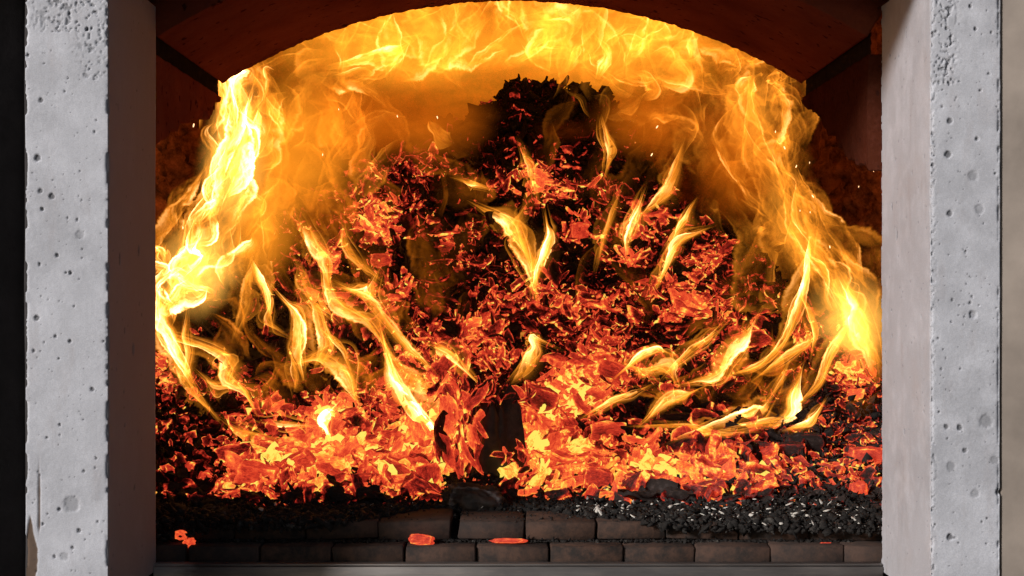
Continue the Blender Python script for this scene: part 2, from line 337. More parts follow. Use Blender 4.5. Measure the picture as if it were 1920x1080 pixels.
# steel angle in front of the bricks
sill = empty('steel_sill', (0, .32, .514)); tag(sill, 'brushed steel sill strip in front of the hearth bricks', 'sill')
box('top_flange', (.011, -.004, -.002), (.6415, .012, .002), M_STEEL, sill, bev=.0008)
box('front_flange', (.011, -.018, -.040), (.6415, .002, .036), M_STEEL, sill, bev=.0008)
# ------------------------------------------------------------------ vault hood and its skewback slabs
yF, yB = 2.735-CAMD, 3.35-CAMD; HW = .633; SP = CAMZ+.446; RAD = 1.203; ZC = SP+.182-RAD
th = math.asin(HW/RAD); nT, nY = 300, 90
def vault(r, seed, jag=True):
    t_, y_ = np.meshgrid(np.linspace(-th, th, nT), np.linspace(0, 1, nY), indexing='ij')
    yb = yB+(fbm(t_*70, t_*0, 0, 4, seed)-.5)*.020*jag; Y = yF+(yb-yF)*y_
    rr = r+(fbm(t_*40, Y*40, 0, 4, seed+1)-.5)*.002 - .004*(y_ > .985)*fbm(t_*150, Y, 0, 2, 8)
    return np.stack([rr*np.sin(t_), Y, ZC+rr*np.cos(t_)], -1).reshape(-1, 3)
Va, Vb = vault(RAD, 31), vault(RAD+.09, 31); Fa = grid_faces(nT, nY); N0 = len(Va)
idx = np.arange(N0).reshape(nT, nY); rim = np.concatenate([idx[:, 0], idx[-1, 1:], idx[-2::-1, -1], idx[0, -2:0:-1]])
Fr = np.stack([rim, np.roll(rim, -1), np.roll(rim, -1)+N0, rim+N0], 1)
hood = mesh_np('oven_vault', np.vstack([Va, Vb]), np.vstack([Fa, Fa[:, ::-1]+N0, Fr]), M_REF, smooth=False)
tag(hood, kind='structure')
for sx in (-1, 1):
    # mortar joint: a recessed strip along the springing line
    t_, y_ = np.meshgrid(np.linspace(0, 1, 14), np.linspace(yF-.002, yB-.01, 120), indexing='ij')
    w = .044+.012*(fbm(y_*30, t_*0, 0, 3, 7)-.5)
    V = np.stack([sx*(HW+.004+.004*(fbm(t_*9, y_*60, 0, 3, 2))), y_, SP+.010-t_*w], -1).reshape(-1, 3)
    mesh_np('mortar_joint', V, grid_faces(14, 120), M_MORT, hood, smooth=True)
    # skewback slab under the joint; lower edge rises with depth, broken at the back
    bf, bb = (.262, .40) if sx < 0 else (.20, .405)
    n, m = 130, 60; y_, t_ = np.meshgrid(np.linspace(0, 1, n), np.linspace(0, 1, m), indexing='ij')
    yb = yB+(fbm(t_*12, t_*0, 0, 4, 3+sx)-.5)*.05; Y = yF+(yb-yF)*y_
    top = SP-.030; bot = CAMZ+bf+(bb-bf)*y_+(fbm(y_*14, y_*0, 0, 5, 9+sx)-.5)*.045
    Zs = top+(bot-top)*t_; X = sx*(HW+.001+(fbm(Y*30, Zs*30, 0, 4, 5)-.5)*.006)
    A = np.stack([X, Y, Zs], -1).reshape(-1, 3); B = A+np.array([sx*.10, 0, 0]); N1 = len(A)
    ix = np.arange(N1).reshape(n, m); rm = np.concatenate([ix[:, 0], ix[-1, 1:], ix[-2::-1, -1], ix[0, -2:0:-1]]); G = grid_faces(n, m)
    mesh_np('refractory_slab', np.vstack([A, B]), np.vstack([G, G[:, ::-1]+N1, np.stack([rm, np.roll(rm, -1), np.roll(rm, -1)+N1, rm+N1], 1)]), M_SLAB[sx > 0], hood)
# chamber walls: rough, eroded
def rough(name, fn, n, m, mat=M_WALL):
    a, b = np.meshgrid(np.linspace(0, 1, n), np.linspace(0, 1, m), indexing='ij'); V = fn(a, b)
    return tag(mesh_np(name, V.reshape(-1, 3), grid_faces(n, m), mat), kind='structure')
def sidew(sx):
    def f(a, b):
        Y = .30+2.1*a; Z = ZF-.08+1.5*b; dx = fbm(Y*7, Z*7, 0, 5, 40+sx)*.10+np.clip(fbm(Y*46, Z*12, 0, 5, 50+sx)-.48, 0, 1)*.17
        return np.stack([sx*(1.03-dx), Y, Z], -1)
    return f
rough('chamber_wall', sidew(-1), 260, 200); rough('chamber_wall', sidew(1), 260, 200)
rough('chamber_back_wall', lambda a, b: np.stack([-1.05+2.1*a, 2.38-.06*fbm(a*14, b*14, 0, 4, 60), ZF-.08+1.55*b], -1), 120, 100)
rough('chamber_roof', lambda a, b: np.stack([-1.05+2.1*a, .28+2.15*b, 1.93-.05*fbm(a*14, b*14, 0, 4, 61)], -1), 100, 100)
V = []
for sx in (-1, 1): tag(box('chamber_front_wall', (sx*.87, .36, 1.2), (.14, .03, .78), M_WALL), kind='structure')
# ------------------------------------------------------------------ heap of burning chips
prD = np.array([2.96, 3.04, 3.12, 3.25, 3.38, 3.54, 3.70, 3.82, 3.95, 4.08, 4.20, 4.30, 4.38, 4.50, 4.75])
prY = np.array([995, 965, 930, 893, 850, 790, 700, 600, 500, 400, 300, 200, 152, 150, 150.])
prZ = CAMZ-(prY-540)*prD/F; prZ[:2] = ZF-.02, ZF+.008
sil = np.array([(-700, 760), (330, 690), (410, 550), (480, 450), (600, 372), (700, 312), (800, 262), (900, 215), (945, 172), (1000, 150), (1060, 175), (1140, 192), (1200, 300), (1300, 405), (1450, 500), (1560, 640), (1650, 730), (2400, 800)], float)
sd_ = np.interp(sil[:, 1], prY[::-1], prD[::-1]); capX = (sil[:, 0]-960)*sd_/F; capZ = CAMZ-(sil[:, 1]-540)*sd_/F
capX[0], capX[-1] = -1.6, 1.6
def heap(x, y):
    """heap height over the plan position"""
    d = y+CAMD; toe = .03*np.sin(x*7+1)+.05*(np.abs(x)/.7)**2+np.where(x < -.3, -.05*np.clip((-x-.3)/.2, 0, 1), 0)+np.where(x > .1, -.05*np.clip((x-.1)/.3, 0, 1), 0)
    z = np.interp(d-toe*np.clip((3.6-d)/.4, 0, 1), prD, prZ); c = np.interp(x, capX, capZ)
    k = .03; q = np.clip(.5+.5*(c-z)/k, 0, 1); z = c*(1-q)+z*q-k*q*(1-q)
    z = np.where(d > 4.4, z-(d-4.4)*2.2, z)
    amp = np.clip((z-ZF)/.12, .1, 1)
    return z+(fbm(x*11, y*11, 0, 3, 70)-.5)*.075*amp+(fbm(x*45, y*45, 0, 3, 74)-.5)*.030*amp
def hit(px, py):
    """first point of the heap on the sight line through (px, py)"""
    px, py = np.asarray(px, float), np.asarray(py, float); d0 = np.full(px.shape, np.nan)
    for d in np.arange(2.75, 4.7, .008):
        z = CAMZ-(py-540)*d/F; h = heap((px-960)*d/F, d-CAMD); k = np.isnan(d0) & (z < h) & (h > ZF); d0[k] = d
    return d0
# temperature of the heap: hot pockets listed where they lie
HOT = [(1055, 765, 60, 42, .62), (1010, 820, 35, 40, .5), (1050, 860, 70, 32, .55), (1060, 735, 30, 30, .4), (1250, 880, 75, 22, .62), (1290, 905, 40, 16, .4), (612, 780, 42, 26, .75), (600, 845, 60, 34, .42), (790, 815, 50, 22, .55),
       (500, 865, 60, 30, .42), (455, 925, 45, 24, .34), (960, 905, 300, 45, .25), (690, 870, 180, 50, .22), (760, 760, 130, 55, .25), (1330, 925, 150, 26, .25), (1420, 900, 80, 35, .15), (860, 790, 60, 90, .25),
       (1010, 355, 65, 28, .52), (730, 400, 60, 28, .38), (700, 450, 45, 34, .36), (1085, 440, 40, 32, .42), (1230, 435, 40, 36, .30), (1140, 365, 45, 50, .22), (860, 460, 60, 24, .30), (1180, 500, 50, 26, .30), (1310, 520, 55, 32, .34),
       (740, 560, 60, 24, .34), (960, 560, 50, 28, .30), (1120, 690, 40, 30, .48), (1085, 590, 60, 60, .26), (900, 640, 80, 50, .22), (1250, 580, 110, 45, .24), (1340, 600, 50, 26, .24), (600, 565, 30, 20, .3),
       (300, 690, 32, 46, .62), (330, 640, 25, 30, .4), (1605, 700, 42, 50, .52), (1600, 560, 40, 45, .60), (1530, 470, 40, 50, .5), (1625, 860, 36, 32, .44), (1580, 870, 40, 25, .2), (620, 520, 40, 60, .15), (540, 790, 60, 20, .2), (430, 800, 30, 20, .14), (840, 330, 20, 14, .35), (960, 270, 20, 18, .2), (1165, 700, 60, 60, .15)]
COLD = [(560, 705, 95, 45, .9), (405, 660, 75, 60, .8), (925, 800, 50, 70, .9), (1190, 800, 50, 35, 1), (1330, 770, 130, 32, .9), (1440, 700, 70, 38, .8), (350, 860, 70, 80, .45), (880, 930, 60, 30, .4), (1000, 440, 50, 30, .5), (860, 380, 80, 40, .6), (1210, 300, 90, 60, .8), (1040, 200, 120, 80, 1), (850, 540, 60, 40, .5), (1490, 835, 70, 26, .8), (1560, 945, 100, 26, .8), (1350, 780, 170, 30, .3), (1080, 190, 80, 40, 1), (900, 300, 60, 40, .6), (450, 600, 60, 50, .7), (1500, 760, 100, 40, .5), (1380, 560, 60, 50, .4), (1060, 640, 40, 40, .3)]
def temp(px, py, s=0):
    v = .105+.80*(fbm(px/42, py/34, s, 3, 80)-.5)+.05*np.clip((py-520)/150, 0, 1)
    bed = np.clip((py-800)/40, 0, 1)*np.clip((945-py+12*np.sin(px/37))/18, 0, 1)*np.clip((px-390)/90, 0, 1)*np.clip((1700-px)/160, .35, 1)
    v = v+.17*bed*(-.3+2.5*fbm(px/34, py/22, s+5, 3, 83))
    for (cx, cy_, rx, ry, a) in HOT: v = v+a*(1.38 if cy_ > 725 and cx < 1500 else 1.)*np.exp(-((px-cx)/rx)**2-((py-cy_)/ry)**2)
    for (cx, cy_, rx, ry, a) in COLD: v = v*(1-a*np.exp(-(((px-cx)/rx)**2+((py-cy_)/ry)**2)**1.5))
    v = v*np.clip((py-250)/70, .1, 1)
    front = np.clip((py-(945+8*np.sin(px/41)-np.clip((px-1100)/500, 0, 1)*14+np.clip((900-px)/500, 0, 1)*8))/10, 0, 1)
    lc = np.clip((430-px)/80, 0, 1)*np.clip((py-735)/50, 0, 1)
    v = v*(1-.6*np.clip((600-px)/120, 0, 1)*np.clip((640-py)/60, 0, 1)*np.clip((py-200)/50, 0, 1))
    return np.clip(v*(1-front*.93)*(1-lc*.40), 0, 1.05)
gx, gy = np.meshgrid(np.arange(-.97, .975, .0075), np.arange(.62, 2.3, .0075), indexing='ij'); gz = heap(gx, gy)
gz = np.where(gz < ZF+.004, ZF-.03, gz); dd = gy+CAMD
tp = temp(960+gx*F/dd, 540-(gz-CAMZ)*F/dd)
hp = mesh_np('ember_heap', np.stack([gx, gy, gz], -1).reshape(-1, 3), grid_faces(*gx.shape, flip=True), M_CHIPS,
             attrs={'glow': np.where(tp > .5, tp+.28, tp*.55).ravel(), 'seed': np.zeros(gx.size), 'rim': np.full(gx.size, .35), 'lx': gx.ravel()*22, 'ly': gy.ravel()*12, 'lz': gz.ravel()*12})
tag(hp, kind='stuff'); hp['label'] = 'heap of charred wood glowing from inside, under the loose chips'
# chip prototypes
def chip_mesh(L, Wd, T, kind, seed):
    g = np.random.default_rng(seed); nx, ny = (7, 4) if kind != 'chunk' else (5, 4)
    u, v = np.meshgrid(np.linspace(-1, 1, nx), np.linspace(-1, 1, ny), indexing='ij')
    tapr = 1-(.55 if kind == 'sliver' else .25)*np.abs(u)**2.5+g.uniform(-.12, .12, u.shape)
    x = u*L/2+g.uniform(-.1, .1, u.shape)*L/nx+(v*Wd*g.uniform(-.4, .4)); y = v*Wd/2*tapr
    curl = g.uniform(-.35, .75)*Wd if kind == 'strip' else g.uniform(-.25, .35)*Wd*.6
    bend = g.uniform(-.20, .38)*L*(1 if kind in ('strip', 'sliver') else .3)
    z = -curl*v**2+bend*u**2+g.uniform(-.18, .18, u.shape)*T*(2.2 if kind == 'plate' else 1.4)
    th_ = T*(.75+g.uniform(0, .5, u.shape)); ed = (np.abs(u) > .99) | (np.abs(v) > .99)
    top = np.stack([x, y, z+np.where(ed, th_*.30, th_*.5)], -1).reshape(-1, 3); bot = np.stack([x, y, z-np.where(ed, th_*.30, th_*.5)], -1).reshape(-1, 3)
    n = len(top); G = grid_faces(nx, ny); ix = np.arange(n).reshape(nx, ny)
    rm = np.concatenate([ix[:, 0], ix[-1, 1:], ix[-2::-1, -1], ix[0, -2:0:-1]])
    Fc = np.vstack([G[:, ::-1] if True else G, G+n, np.stack([rm, np.roll(rm, -1), np.roll(rm, -1)+n, rm+n], 1)])
    # orientation: top faces up
    Fc = np.vstack([G, G[:, ::-1]+n, np.stack([rm, rm+n, np.roll(rm, -1)+n, np.roll(rm, -1)], 1)])[:, ::-1]
    r1 = ed.astype(float).ravel()
    ridge = np.clip(g.uniform(-.4, .7, u.shape), 0, 1).ravel()*(1-r1)*.6
    return np.vstack([top, bot]), Fc, np.r_[r1+ridge, r1+ridge]
KIN = ['sliver', 'plate', 'strip', 'chunk']; PRO = []
for s in range(36):
    k = KIN[s % 4]
    dims = {'sliver': (1, rng.uniform(.11, .20), .13), 'plate': (1, rng.uniform(.40, .68), .20), 'strip': (1, rng.uniform(.20, .34), .14), 'chunk': (1, rng.uniform(.45, .7), .36)}[k]
    V, Fc, rm = chip_mesh(*dims, k, 100+s); me = None
    PRO.append((k, V, Fc, rm))
PROM = []
for k, V, Fc, rm in PRO:
    o = mesh_np('wood_chip', V, Fc, M_CHIP, attrs={'rim': rm, 'lx': V[:, 0], 'ly': V[:, 1], 'lz': V[:, 2]}); PROM.append(o.data); bpy.data.objects.remove(o)
N = 16000
px = rng.uniform(262, 1668, N); py = 985-(985-150)*rng.random(N)**.95
d = hit(px, py); ok = ~np.isnan(d); px, py, d = px[ok], py[ok], d[ok]; N = len(px)
X = (px-960)*d/F; Y = d-CAMD; e = .01
hz = heap(X, Y); nx_ = -(heap(X+e, Y)-heap(X-e, Y))/(2*e); ny_ = -(heap(X, Y+e)-heap(X, Y-e))/(2*e)
inbed = np.clip((py-720)/90, 0, 1)
size = np.where(rng.random(N) < .05+.07*inbed, rng.uniform(.046, .070, N), rng.uniform(.017, .047, N))*(1+.15*inbed)
size = np.where(py < 720, size*1.28, size); size = np.where(py > 948, size*.35, size); size = np.where((px > 1440) & (py > 740), size*.55, size); size = np.where((px < 430) & (py > 700), size*.7, size)
T = temp(px, py, 0)+rng.normal(0, .11, N)*(1+inbed*.7)
T = np.where((T > .55) & (rng.random(N) < .35+.2*inbed), T*.72, T); T = np.where(rng.random(N) < .12*(1-inbed), T+.18*(py > 300)*(T > .15), T)
kk = rng.choice(36, N, p=None); wt = np.array([3.0, .7, 2.6, .5]); pk = np.tile(wt, 9); kk = rng.choice(36, N, p=pk/pk.sum()); wt2 = np.tile([1.2, 2.2, 1.4, 2.4], 9); kk = np.where(rng.random(N) < inbed*.8, rng.choice(36, N, p=wt2/wt2.sum()), kk)
order = np.argsort(-size*d.min()/d); big = set(order[:290].tolist())
# masks so that hand placed lumps stay clear
KEEP = [(925, 800, 48, 95), (885, 938, 62, 42)]
for i in range(N):
    if any(abs(px[i]-a) < w and abs(py[i]-b) < h for a, b, w, h in KEEP): size[i] = .012
def state(h):
    return 'bright yellow' if h > .72 else 'glowing orange' if h > .52 else 'glowing red' if h > .36 else 'dull dark red' if h > .2 else 'black'
SHP = {'sliver': 'thin sliver', 'plate': 'flat chip', 'strip': 'curled bark strip', 'chunk': 'blocky chunk'}
def zone(x, y):
    if y > 905: return 'at the bed front '+('by the shaded pillar' if x < 420 else 'below the left tongues' if x < 640 else 'left of the black coal' if x < 830 else 'right of the black coal' if x < 1060 else 'by the square salmon block' if x < 1260 else 'below the upright chip' if x < 1450 else 'by the sunlit pillar')
    if y > 800: return 'in the bed '+('by the shaded pillar' if x < 420 else 'at its left end' if x < 560 else 'under the white-hot spot' if x < 680 else 'under the long white flame' if x < 840 else 'around the charred stump' if x < 980 else 'in the brightest hollow' if x < 1130 else 'beside the upright chip' if x < 1400 else 'by the sunlit pillar')
    if y > 640: return 'on the lower slope '+('by the shaded pillar' if x < 420 else 'under the twisted tongues' if x < 620 else 'left of the long white flame' if x < 730 else 'behind the long white flame' if x < 850 else 'above the charred stump' if x < 1000 else 'above the brightest hollow' if x < 1150 else 'among the slanting tongues' if x < 1450 else 'by the sunlit pillar')
    if y > 480: return 'at mid-heap '+('in the left curtain' if x < 480 else 'among the left tongues' if x < 700 else 'left of centre' if x < 900 else 'at the centre' if x < 1050 else 'right of centre' if x < 1220 else 'at the fanned embers' if x < 1400 else 'in the right curtain')
    return 'on the upper slope '+('in the left curtain' if x < 560 else 'at the left red pocket' if x < 810 else 'left of the summit cluster' if x < 930 else 'in the summit cluster' if x < 1060 else 'around the square red block' if x < 1180 else 'right of the red block' if x < 1400 else 'in the right curtain')
BIGS = []
Vs, Fs, Rs, Hs, Ss, Ls, base = [], [], [], [], [], [], 0
for i in range(N):
    nrm = Vector((nx_[i]*.45, ny_[i]*.45-.35, 1)).normalized()
    tilt = Vector(rng.normal(0, .55 if py[i] < 940 else .3, 3)); nn = (nrm+tilt).normalized()
    q = nn.to_track_quat('Z', 'Y').to_matrix() @ Matrix.Rotation(rng.uniform(0, 6.283), 3, 'Z')
    k, V, Fc, rm = PRO[kk[i]]; pos = Vector((X[i], Y[i], hz[i]))+Vector((nx_[i], ny_[i], 1)).normalized()*(size[i]*rng.uniform(.0, .28)+.004)
    if i in big and size[i] > .02:
        o = bpy.data.objects.new('wood_chip', PROM[kk[i]]); COL.objects.link(o); o.matrix_world = Matrix.Translation(pos) @ q.to_4x4() @ Matrix.Scale(float(size[i]), 4)
        o['glow'] = float(T[i]); BIGS.append((f'{state(T[i])} {SHP[k]} {zone(px[i], py[i])}', px[i], o))
    else:
        V2 = (V*size[i]) @ np.array(q).T+np.array(pos); Vs.append(V2); Fs.append(Fc+base); base += len(V)
        Rs.append(rm); Hs.append(np.full(len(V), T[i])); Ss.append(np.full(len(V), rng.random())); Ls.append(V)
Lc = np.vstack(Ls)
o = mesh_np('small_wood_chips', np.vstack(Vs), np.vstack(Fs), M_CHIPS, attrs={'rim': np.concatenate(Rs), 'glow': np.concatenate(Hs), 'seed': np.concatenate(Ss), 'lx': Lc[:, 0], 'ly': Lc[:, 1], 'lz': Lc[:, 2]})
tag(o, kind='stuff'); o['label'] = 'countless small burning wood chips covering the whole heap'
ORD = ['leftmost', 'second from left', 'third from left', 'fourth from left', 'fifth from left', 'sixth from left', 'seventh from left', 'eighth from left', 'ninth from left', 'tenth from left', 'eleventh from left', 'twelfth from left']
by = {}
for lb, x_, o in BIGS: by.setdefault(lb, []).append((x_, o))
for lb, ls in by.items():
    ls.sort(key=lambda q: q[0])
    for n_, (x_, o) in enumerate(ls):
        sfx = '' if len(ls) == 1 else ', rightmost' if n_ == len(ls)-1 else ', '+ORD[min(n_, 11)]
        lb2 = lb.replace('right curtain', 'right fire').replace('curled bark strip', 'bark strip').replace('on the lower slope ', 'low down ').replace('on the upper slope ', 'high up ') if len((lb+sfx).split()) > 14 else lb
        tag(o, lb2+sfx, 'wood chip', 'burning wood chips on the heap')
# ------------------------------------------------------------------ lumps placed one by one
def lump(name, c, dims, heat, label, cat, seed, mat=None, rot=(0, 0, 0), sub=12, amp=.24, group=None, parent=None, fl=0, box_=.5):
    a = np.linspace(-1, 1, sub); V, Fc, b = [], [], 0
    for ax in range(3):
        for s in (-1, 1):
            u, v = np.meshgrid(a, a, indexing='ij'); w = np.full(u.shape, float(s)); co = [None]*3; co[ax] = w; co[(ax+1) % 3] = u; co[(ax+2) % 3] = v
            V.append(np.stack(co, -1).reshape(-1, 3)); Fc.append(grid_faces(sub, sub, flip=(s < 0))+b); b += sub*sub
    V = np.vstack(V); Fc = np.vstack(Fc); r = np.linalg.norm(V, axis=1, keepdims=True); cub = V.copy()
    sph = V/r; W_ = cub*box_+sph*(1-box_)*1.2
    nse = fbm(W_[:, 0]*1.5+seed*3.1, W_[:, 1]*1.5, W_[:, 2]*1.5, 4, seed)-.5
    gr = fbm(W_[:, 0]*9+seed, W_[:, 1]*1.6, W_[:, 2]*9, 3, seed+1)-.5
    W_ = W_*(1+amp*2*nse[:, None]+amp*.5*gr[:, None]); rim = np.clip((np.sort(np.abs(cub), 1)[:, 1]-.55)/.45, 0, 1)
    Lq = W_*.6; W_ = W_*np.array(dims)/2
    o = mesh_np(name, W_, Fc, mat or M_CHIP, parent, attrs={'rim': rim, 'lx': Lq[:, 0], 'ly': Lq[:, 1], 'lz': Lq[:, 2]})
    o.location = c; o.rotation_euler = rot; o['glow'] = heat
    if label: tag(o, label, cat, group)
    return o
def at(px, py, off=.0):
    d = hit(np.array([px]), np.array([py]))[0]
    if np.isnan(d): d = (ZF+.006-CAMZ)*F/-(py-540)
    if py > 1000: d = 2.768
    return P(px, py, d-off)
def s_(pxs, p): return pxs*(p.y+CAMD)/F
def L(px, py, w, h, heat, label, name='ember_block', cat='ember', seed=1, off=.02, dep=None, rz=0, ry=0, rx=0, mat=None, **k):
    p = at(px, py, off); w_, h_ = s_(w, p), s_(h, p)
    return lump(name, p, (w_, dep or min(w_, h_)*.7, h_), heat, label, cat, seed, mat, (rx, ry, rz), **k)
L(1118, 915, 56, 66, .50, 'square salmon-red ember block with a pale ashy foot at the front of the bed', seed=3, ry=.15, rx=-.3)
L(788, 930, 74, 60, .42, 'big dull red ember block with a grey centre at the bed front', seed=4, ry=.6, rx=-.2)
L(1012, 748, 66, 44, .44, 'ridged dark red wood block above the brightest yellow hollow', seed=5, ry=.35, dep=.05)
L(1090, 440, 38, 44, .58, 'square bright red block on the upper middle of the heap', seed=6, ry=-.05, rx=-.3, dep=.03)
L(715, 489, 40, 26, .50, 'small flat salmon-red block below the red pocket left of centre', seed=7, dep=.03)
L(1362, 862, 24, 72, .48, 'upright pointed red chip standing in the right part of the bed', seed=8, ry=.18, dep=.02, box_=.4)
L(1200, 752, 50, 40, .16, 'dark grey cracked coal lump among the slanting tongues', name='coal_lump', cat='coal', seed=9, ry=.3)
L(1325, 655, 22, 24, .10, 'small grey pebble-like char lump under a short tongue', name='coal_lump', cat='coal', seed=10)
L(1010, 785+36, 1, 1, .5, None, seed=1, sub=3) if False else None
L(1063, 812, 34, 28, .52, 'rounded dull orange chunk in the brightest yellow hollow', seed=12, box_=.3)
L(1225, 870, 1, 1, .5, None) if False else None
L(1200, 915, 66, 50, .47, 'wide mottled red ember lump right of the square salmon block', seed=13, ry=.1)
L(1335, 925, 60, 46, .46, 'layered red-brown ember below the upright pointed chip', seed=14, ry=-.3)
L(1400, 930, 40, 34, .58, 'orange lump at the right front of the bed', seed=15)
L(1530, 470, 1, 1, .5, None) if False else None
L(560, 880, 70, 54, .56, 'large slanting orange slab at the left of the bed', seed=16, ry=-.6, dep=.04)
L(478, 905, 74, 70, .60, 'large orange ember fan at the left front of the bed', seed=17, ry=.2, dep=.05)
L(690, 905, 60, 34, .50, 'flat red chunk left of the ridged red block row', seed=18)
L(1105, 700+150, 1, 1, .5, None) if False else None
L(1270, 790, 60, 30, .12, 'flat dark char piece under the low right hand flame', name='coal_lump', cat='coal', seed=19)
L(1510, 830, 70, 34, .14, 'dark flaky coal lump near the sunlit pillar', name='coal_lump', cat='coal', seed=20)
L(1480, 850, 60, 40, .30, 'dark red flaky lump near the sunlit pillar', name='coal_lump', cat='coal', seed=21)
L(1625, 862, 60, 44, .56, 'orange-red block touching the sunlit pillar edge', seed=22)
L(1610, 925, 30, 40, .62, 'small forked orange ember on the black char at right', seed=23, box_=.2, amp=.5)
L(1040, 905, 52, 40, .47, 'grainy orange lump right of the black coal', seed=24)
L(740, 885, 60, 46, .50, 'broad red slab left of the black coal', seed=25, ry=.5)
# loose embers on the bricks and the char in front
G2 = 'loose embers fallen in front of the fire'
for a in [(790, 1012, 42, 18, .60, 'orange-red ember lying on the second brick row', 31), (952, 1014, 58, 9, .62, 'long thin ember lying in the joint behind the front bricks', 32), (475, 985, 30, 13, .68, 'bright ember stick on the black char at left', 33),
          (340, 1003, 22, 16, .68, 'upper of two round embers on the black char at left', 34), (355, 1018, 22, 15, .66, 'lower of two round embers on the black char at left', 35), (296, 1052, 16, 13, .66, 'small ember at the foot of the shaded pillar', 36),
          (392, 962, 34, 20, .60, 'curved orange ember on the black char left of the bed', 37), (410, 940, 16, 8, .55, 'tiny ember above the curved orange one', 38), (852, 990, 10, 10, .55, 'tiny red ember in the wide brick gap', 39), (1507, 978, 12, 10, .7, 'tiny orange ember in the ash at right', 40), (1548, 1020, 20, 6, .5, 'thin ember in the brick joint at right', 41),
          (385, 905, 26, 40, .58, 'upright orange ember left of the bed', 42)]:
    L(a[0], a[1], a[2], a[3], a[4], a[5], name='loose_ember', seed=a[6], off=.006, group=G2, amp=.35, box_=.35, ry=rng.uniform(-.4, .4) if a[3] > 9 else 0, rx=-.2)
# black coal with its ash rim
p = at(886, 944, .06); c = lump('coal_lump', p, (s_(104, p), .075, s_(62, p)), .0, 'large smooth black coal with an ashy rim on the brick edge', 'coal', 51, M_COAL, (-.25, .12, 0), sub=26, amp=.34, box_=.2)
# charred stump and its glowing bark
st = empty('charred_stump', at(925, 880, .03)); tag(st, 'upright black charred stump with glowing bark splinters on its left side', 'stump')
n, m = 40, 34; a, b = np.meshgrid(np.linspace(0, 1, n), np.linspace(0, 2*math.pi, m), indexing='ij')
rr = .038*(1.25-.30*a)*(1+1.3*(fbm(np.cos(b)*2.2+5, np.sin(b)*2.2, a*1.3, 4, 90)-.5)+.5*(fbm(np.cos(b)*9, np.sin(b)*9, a*1.5, 3, 91)-.5))
zt = .15*(1+1.0*(fbm(np.cos(b)*3, np.sin(b)*3, 0, 3, 92)-.5))
rr = np.where(a > .93, rr*.55, rr)
V = np.stack([rr*np.cos(b), rr*np.sin(b)*.8, -.02+a*zt], -1).reshape(-1, 3)
o = mesh_np('trunk', V, grid_faces(n, m, flip=True), M_COAL, st, attrs={'rim': np.zeros(n*m)}); o['glow'] = 0.
for k in range(90):
    g_ = k % 4; xx = rng.uniform(-.115, -.030) if g_ < 2 else rng.uniform(-.06, .08); zz = rng.uniform(.0, .19) if g_ < 2 else rng.uniform(-.03, .05) if g_ < 3 else rng.uniform(.13, .19)
    pi = int(rng.choice([0, 2, 4, 6, 8, 10])); L_ = rng.uniform(.03, .08) if g_ < 2 else rng.uniform(.03, .05)
    o = bpy.data.objects.new('bark_splinter', PROM[pi]); COL.objects.link(o); o.parent = st; o.location = (xx, rng.uniform(-.045, .0), zz)
    o.rotation_euler = (R(90+rng.normal(0, 25)), R(90+rng.normal(0, 22 if g_ < 2 else 45)), R(rng.normal(0, 30))); o.scale = (L_, L_*1.2, L_); o['glow'] = float(np.clip(rng.normal(.44 if g_ < 3 else .25, .14), .1, .75))
# ------------------------------------------------------------------ char grains and ash flakes
def scatter(name, n, region, r0, r1, mat, label, flat_=1., seed=5, drop=.0, zf_=None):
    g = np.random.default_rng(seed); phi = (1+5**.5)/2
    ico = np.array([(-1, phi, 0), (1, phi, 0), (-1, -phi, 0), (1, -phi, 0), (0, -1, phi), (0, 1, phi), (0, -1, -phi), (0, 1, -phi), (phi, 0, -1), (phi, 0, 1), (-phi, 0, -1), (-phi, 0, 1)])/1.9
    ft = np.array([(0, 11, 5), (0, 5, 1), (0, 1, 7), (0, 7, 10), (0, 10, 11), (1, 5, 9), (5, 11, 4), (11, 10, 2), (10, 7, 6), (7, 1, 8), (3, 9, 4), (3, 4, 2), (3, 2, 6), (3, 6, 8), (3, 8, 9), (4, 9, 5), (2, 4, 11), (6, 2, 10), (8, 6, 7), (9, 8, 1)])
    x, y = region(g, n); z = (zf_ or cz)(x, y); n = len(x); r = r0*(r1/r0)**(g.random(n)**1.25)
    V = ico[None]*g.uniform(.5, 1.4, (n, 12, 1))*(r[:, None, None])*np.stack([g.uniform(.6, 1.9, n), g.uniform(.6, 1.3, n), g.uniform(.5, 1.1, n)*flat_], -1)[:, None]
    an = g.uniform(0, 6.28, n); c_, s2 = np.cos(an)[:, None], np.sin(an)[:, None]; tl = g.normal(0, .5, n)[:, None]
    V = np.stack([V[..., 0]*c_-V[..., 1]*s2, V[..., 0]*s2+V[..., 1]*c_, V[..., 2]+V[..., 0]*tl], -1)+np.stack([x, y, z+r*.25+g.random(n)*drop], -1)[:, None]
    Fc = (ft[None]+np.arange(n)[:, None, None]*12).reshape(-1, 3)
    o = mesh_np(name, V.reshape(-1, 3), Fc, mat); tag(o, kind='stuff'); o['label'] = label; return o
def cz(x, y):
    """height of the char drift: it spills over the brick steps at both sides"""
    st_ = np.where(y < .39, .539+.030*np.clip((y-.345)/.05, 0, 1)**.7, ZF+.004); return np.maximum(np.maximum(heap(x, y), st_), .539)
def reg_front(g, n):
    x = g.uniform(-.70, .70, n); px_ = 960+x*F/2.85
    lo = np.interp(px_+30*(fbm(px_/50, 0, 0, 3, 6)-.5), [250, 330, 420, 620, 700, 800, 1060, 1130, 1250, 1660], [.345, .350, .372, .378, .42, .56, .52, .44, .375, .362])
    lo = lo+.04*(fbm(px_/26, 0, 0, 3, 6)-.5)*(lo > .38); return x, lo+(.86-lo)*g.random(n)
scatter('char_grains', 26000, reg_front, .0011, .0085, M_GRAN, 'black crumbled char spread in front of the ember bed', drop=.006)
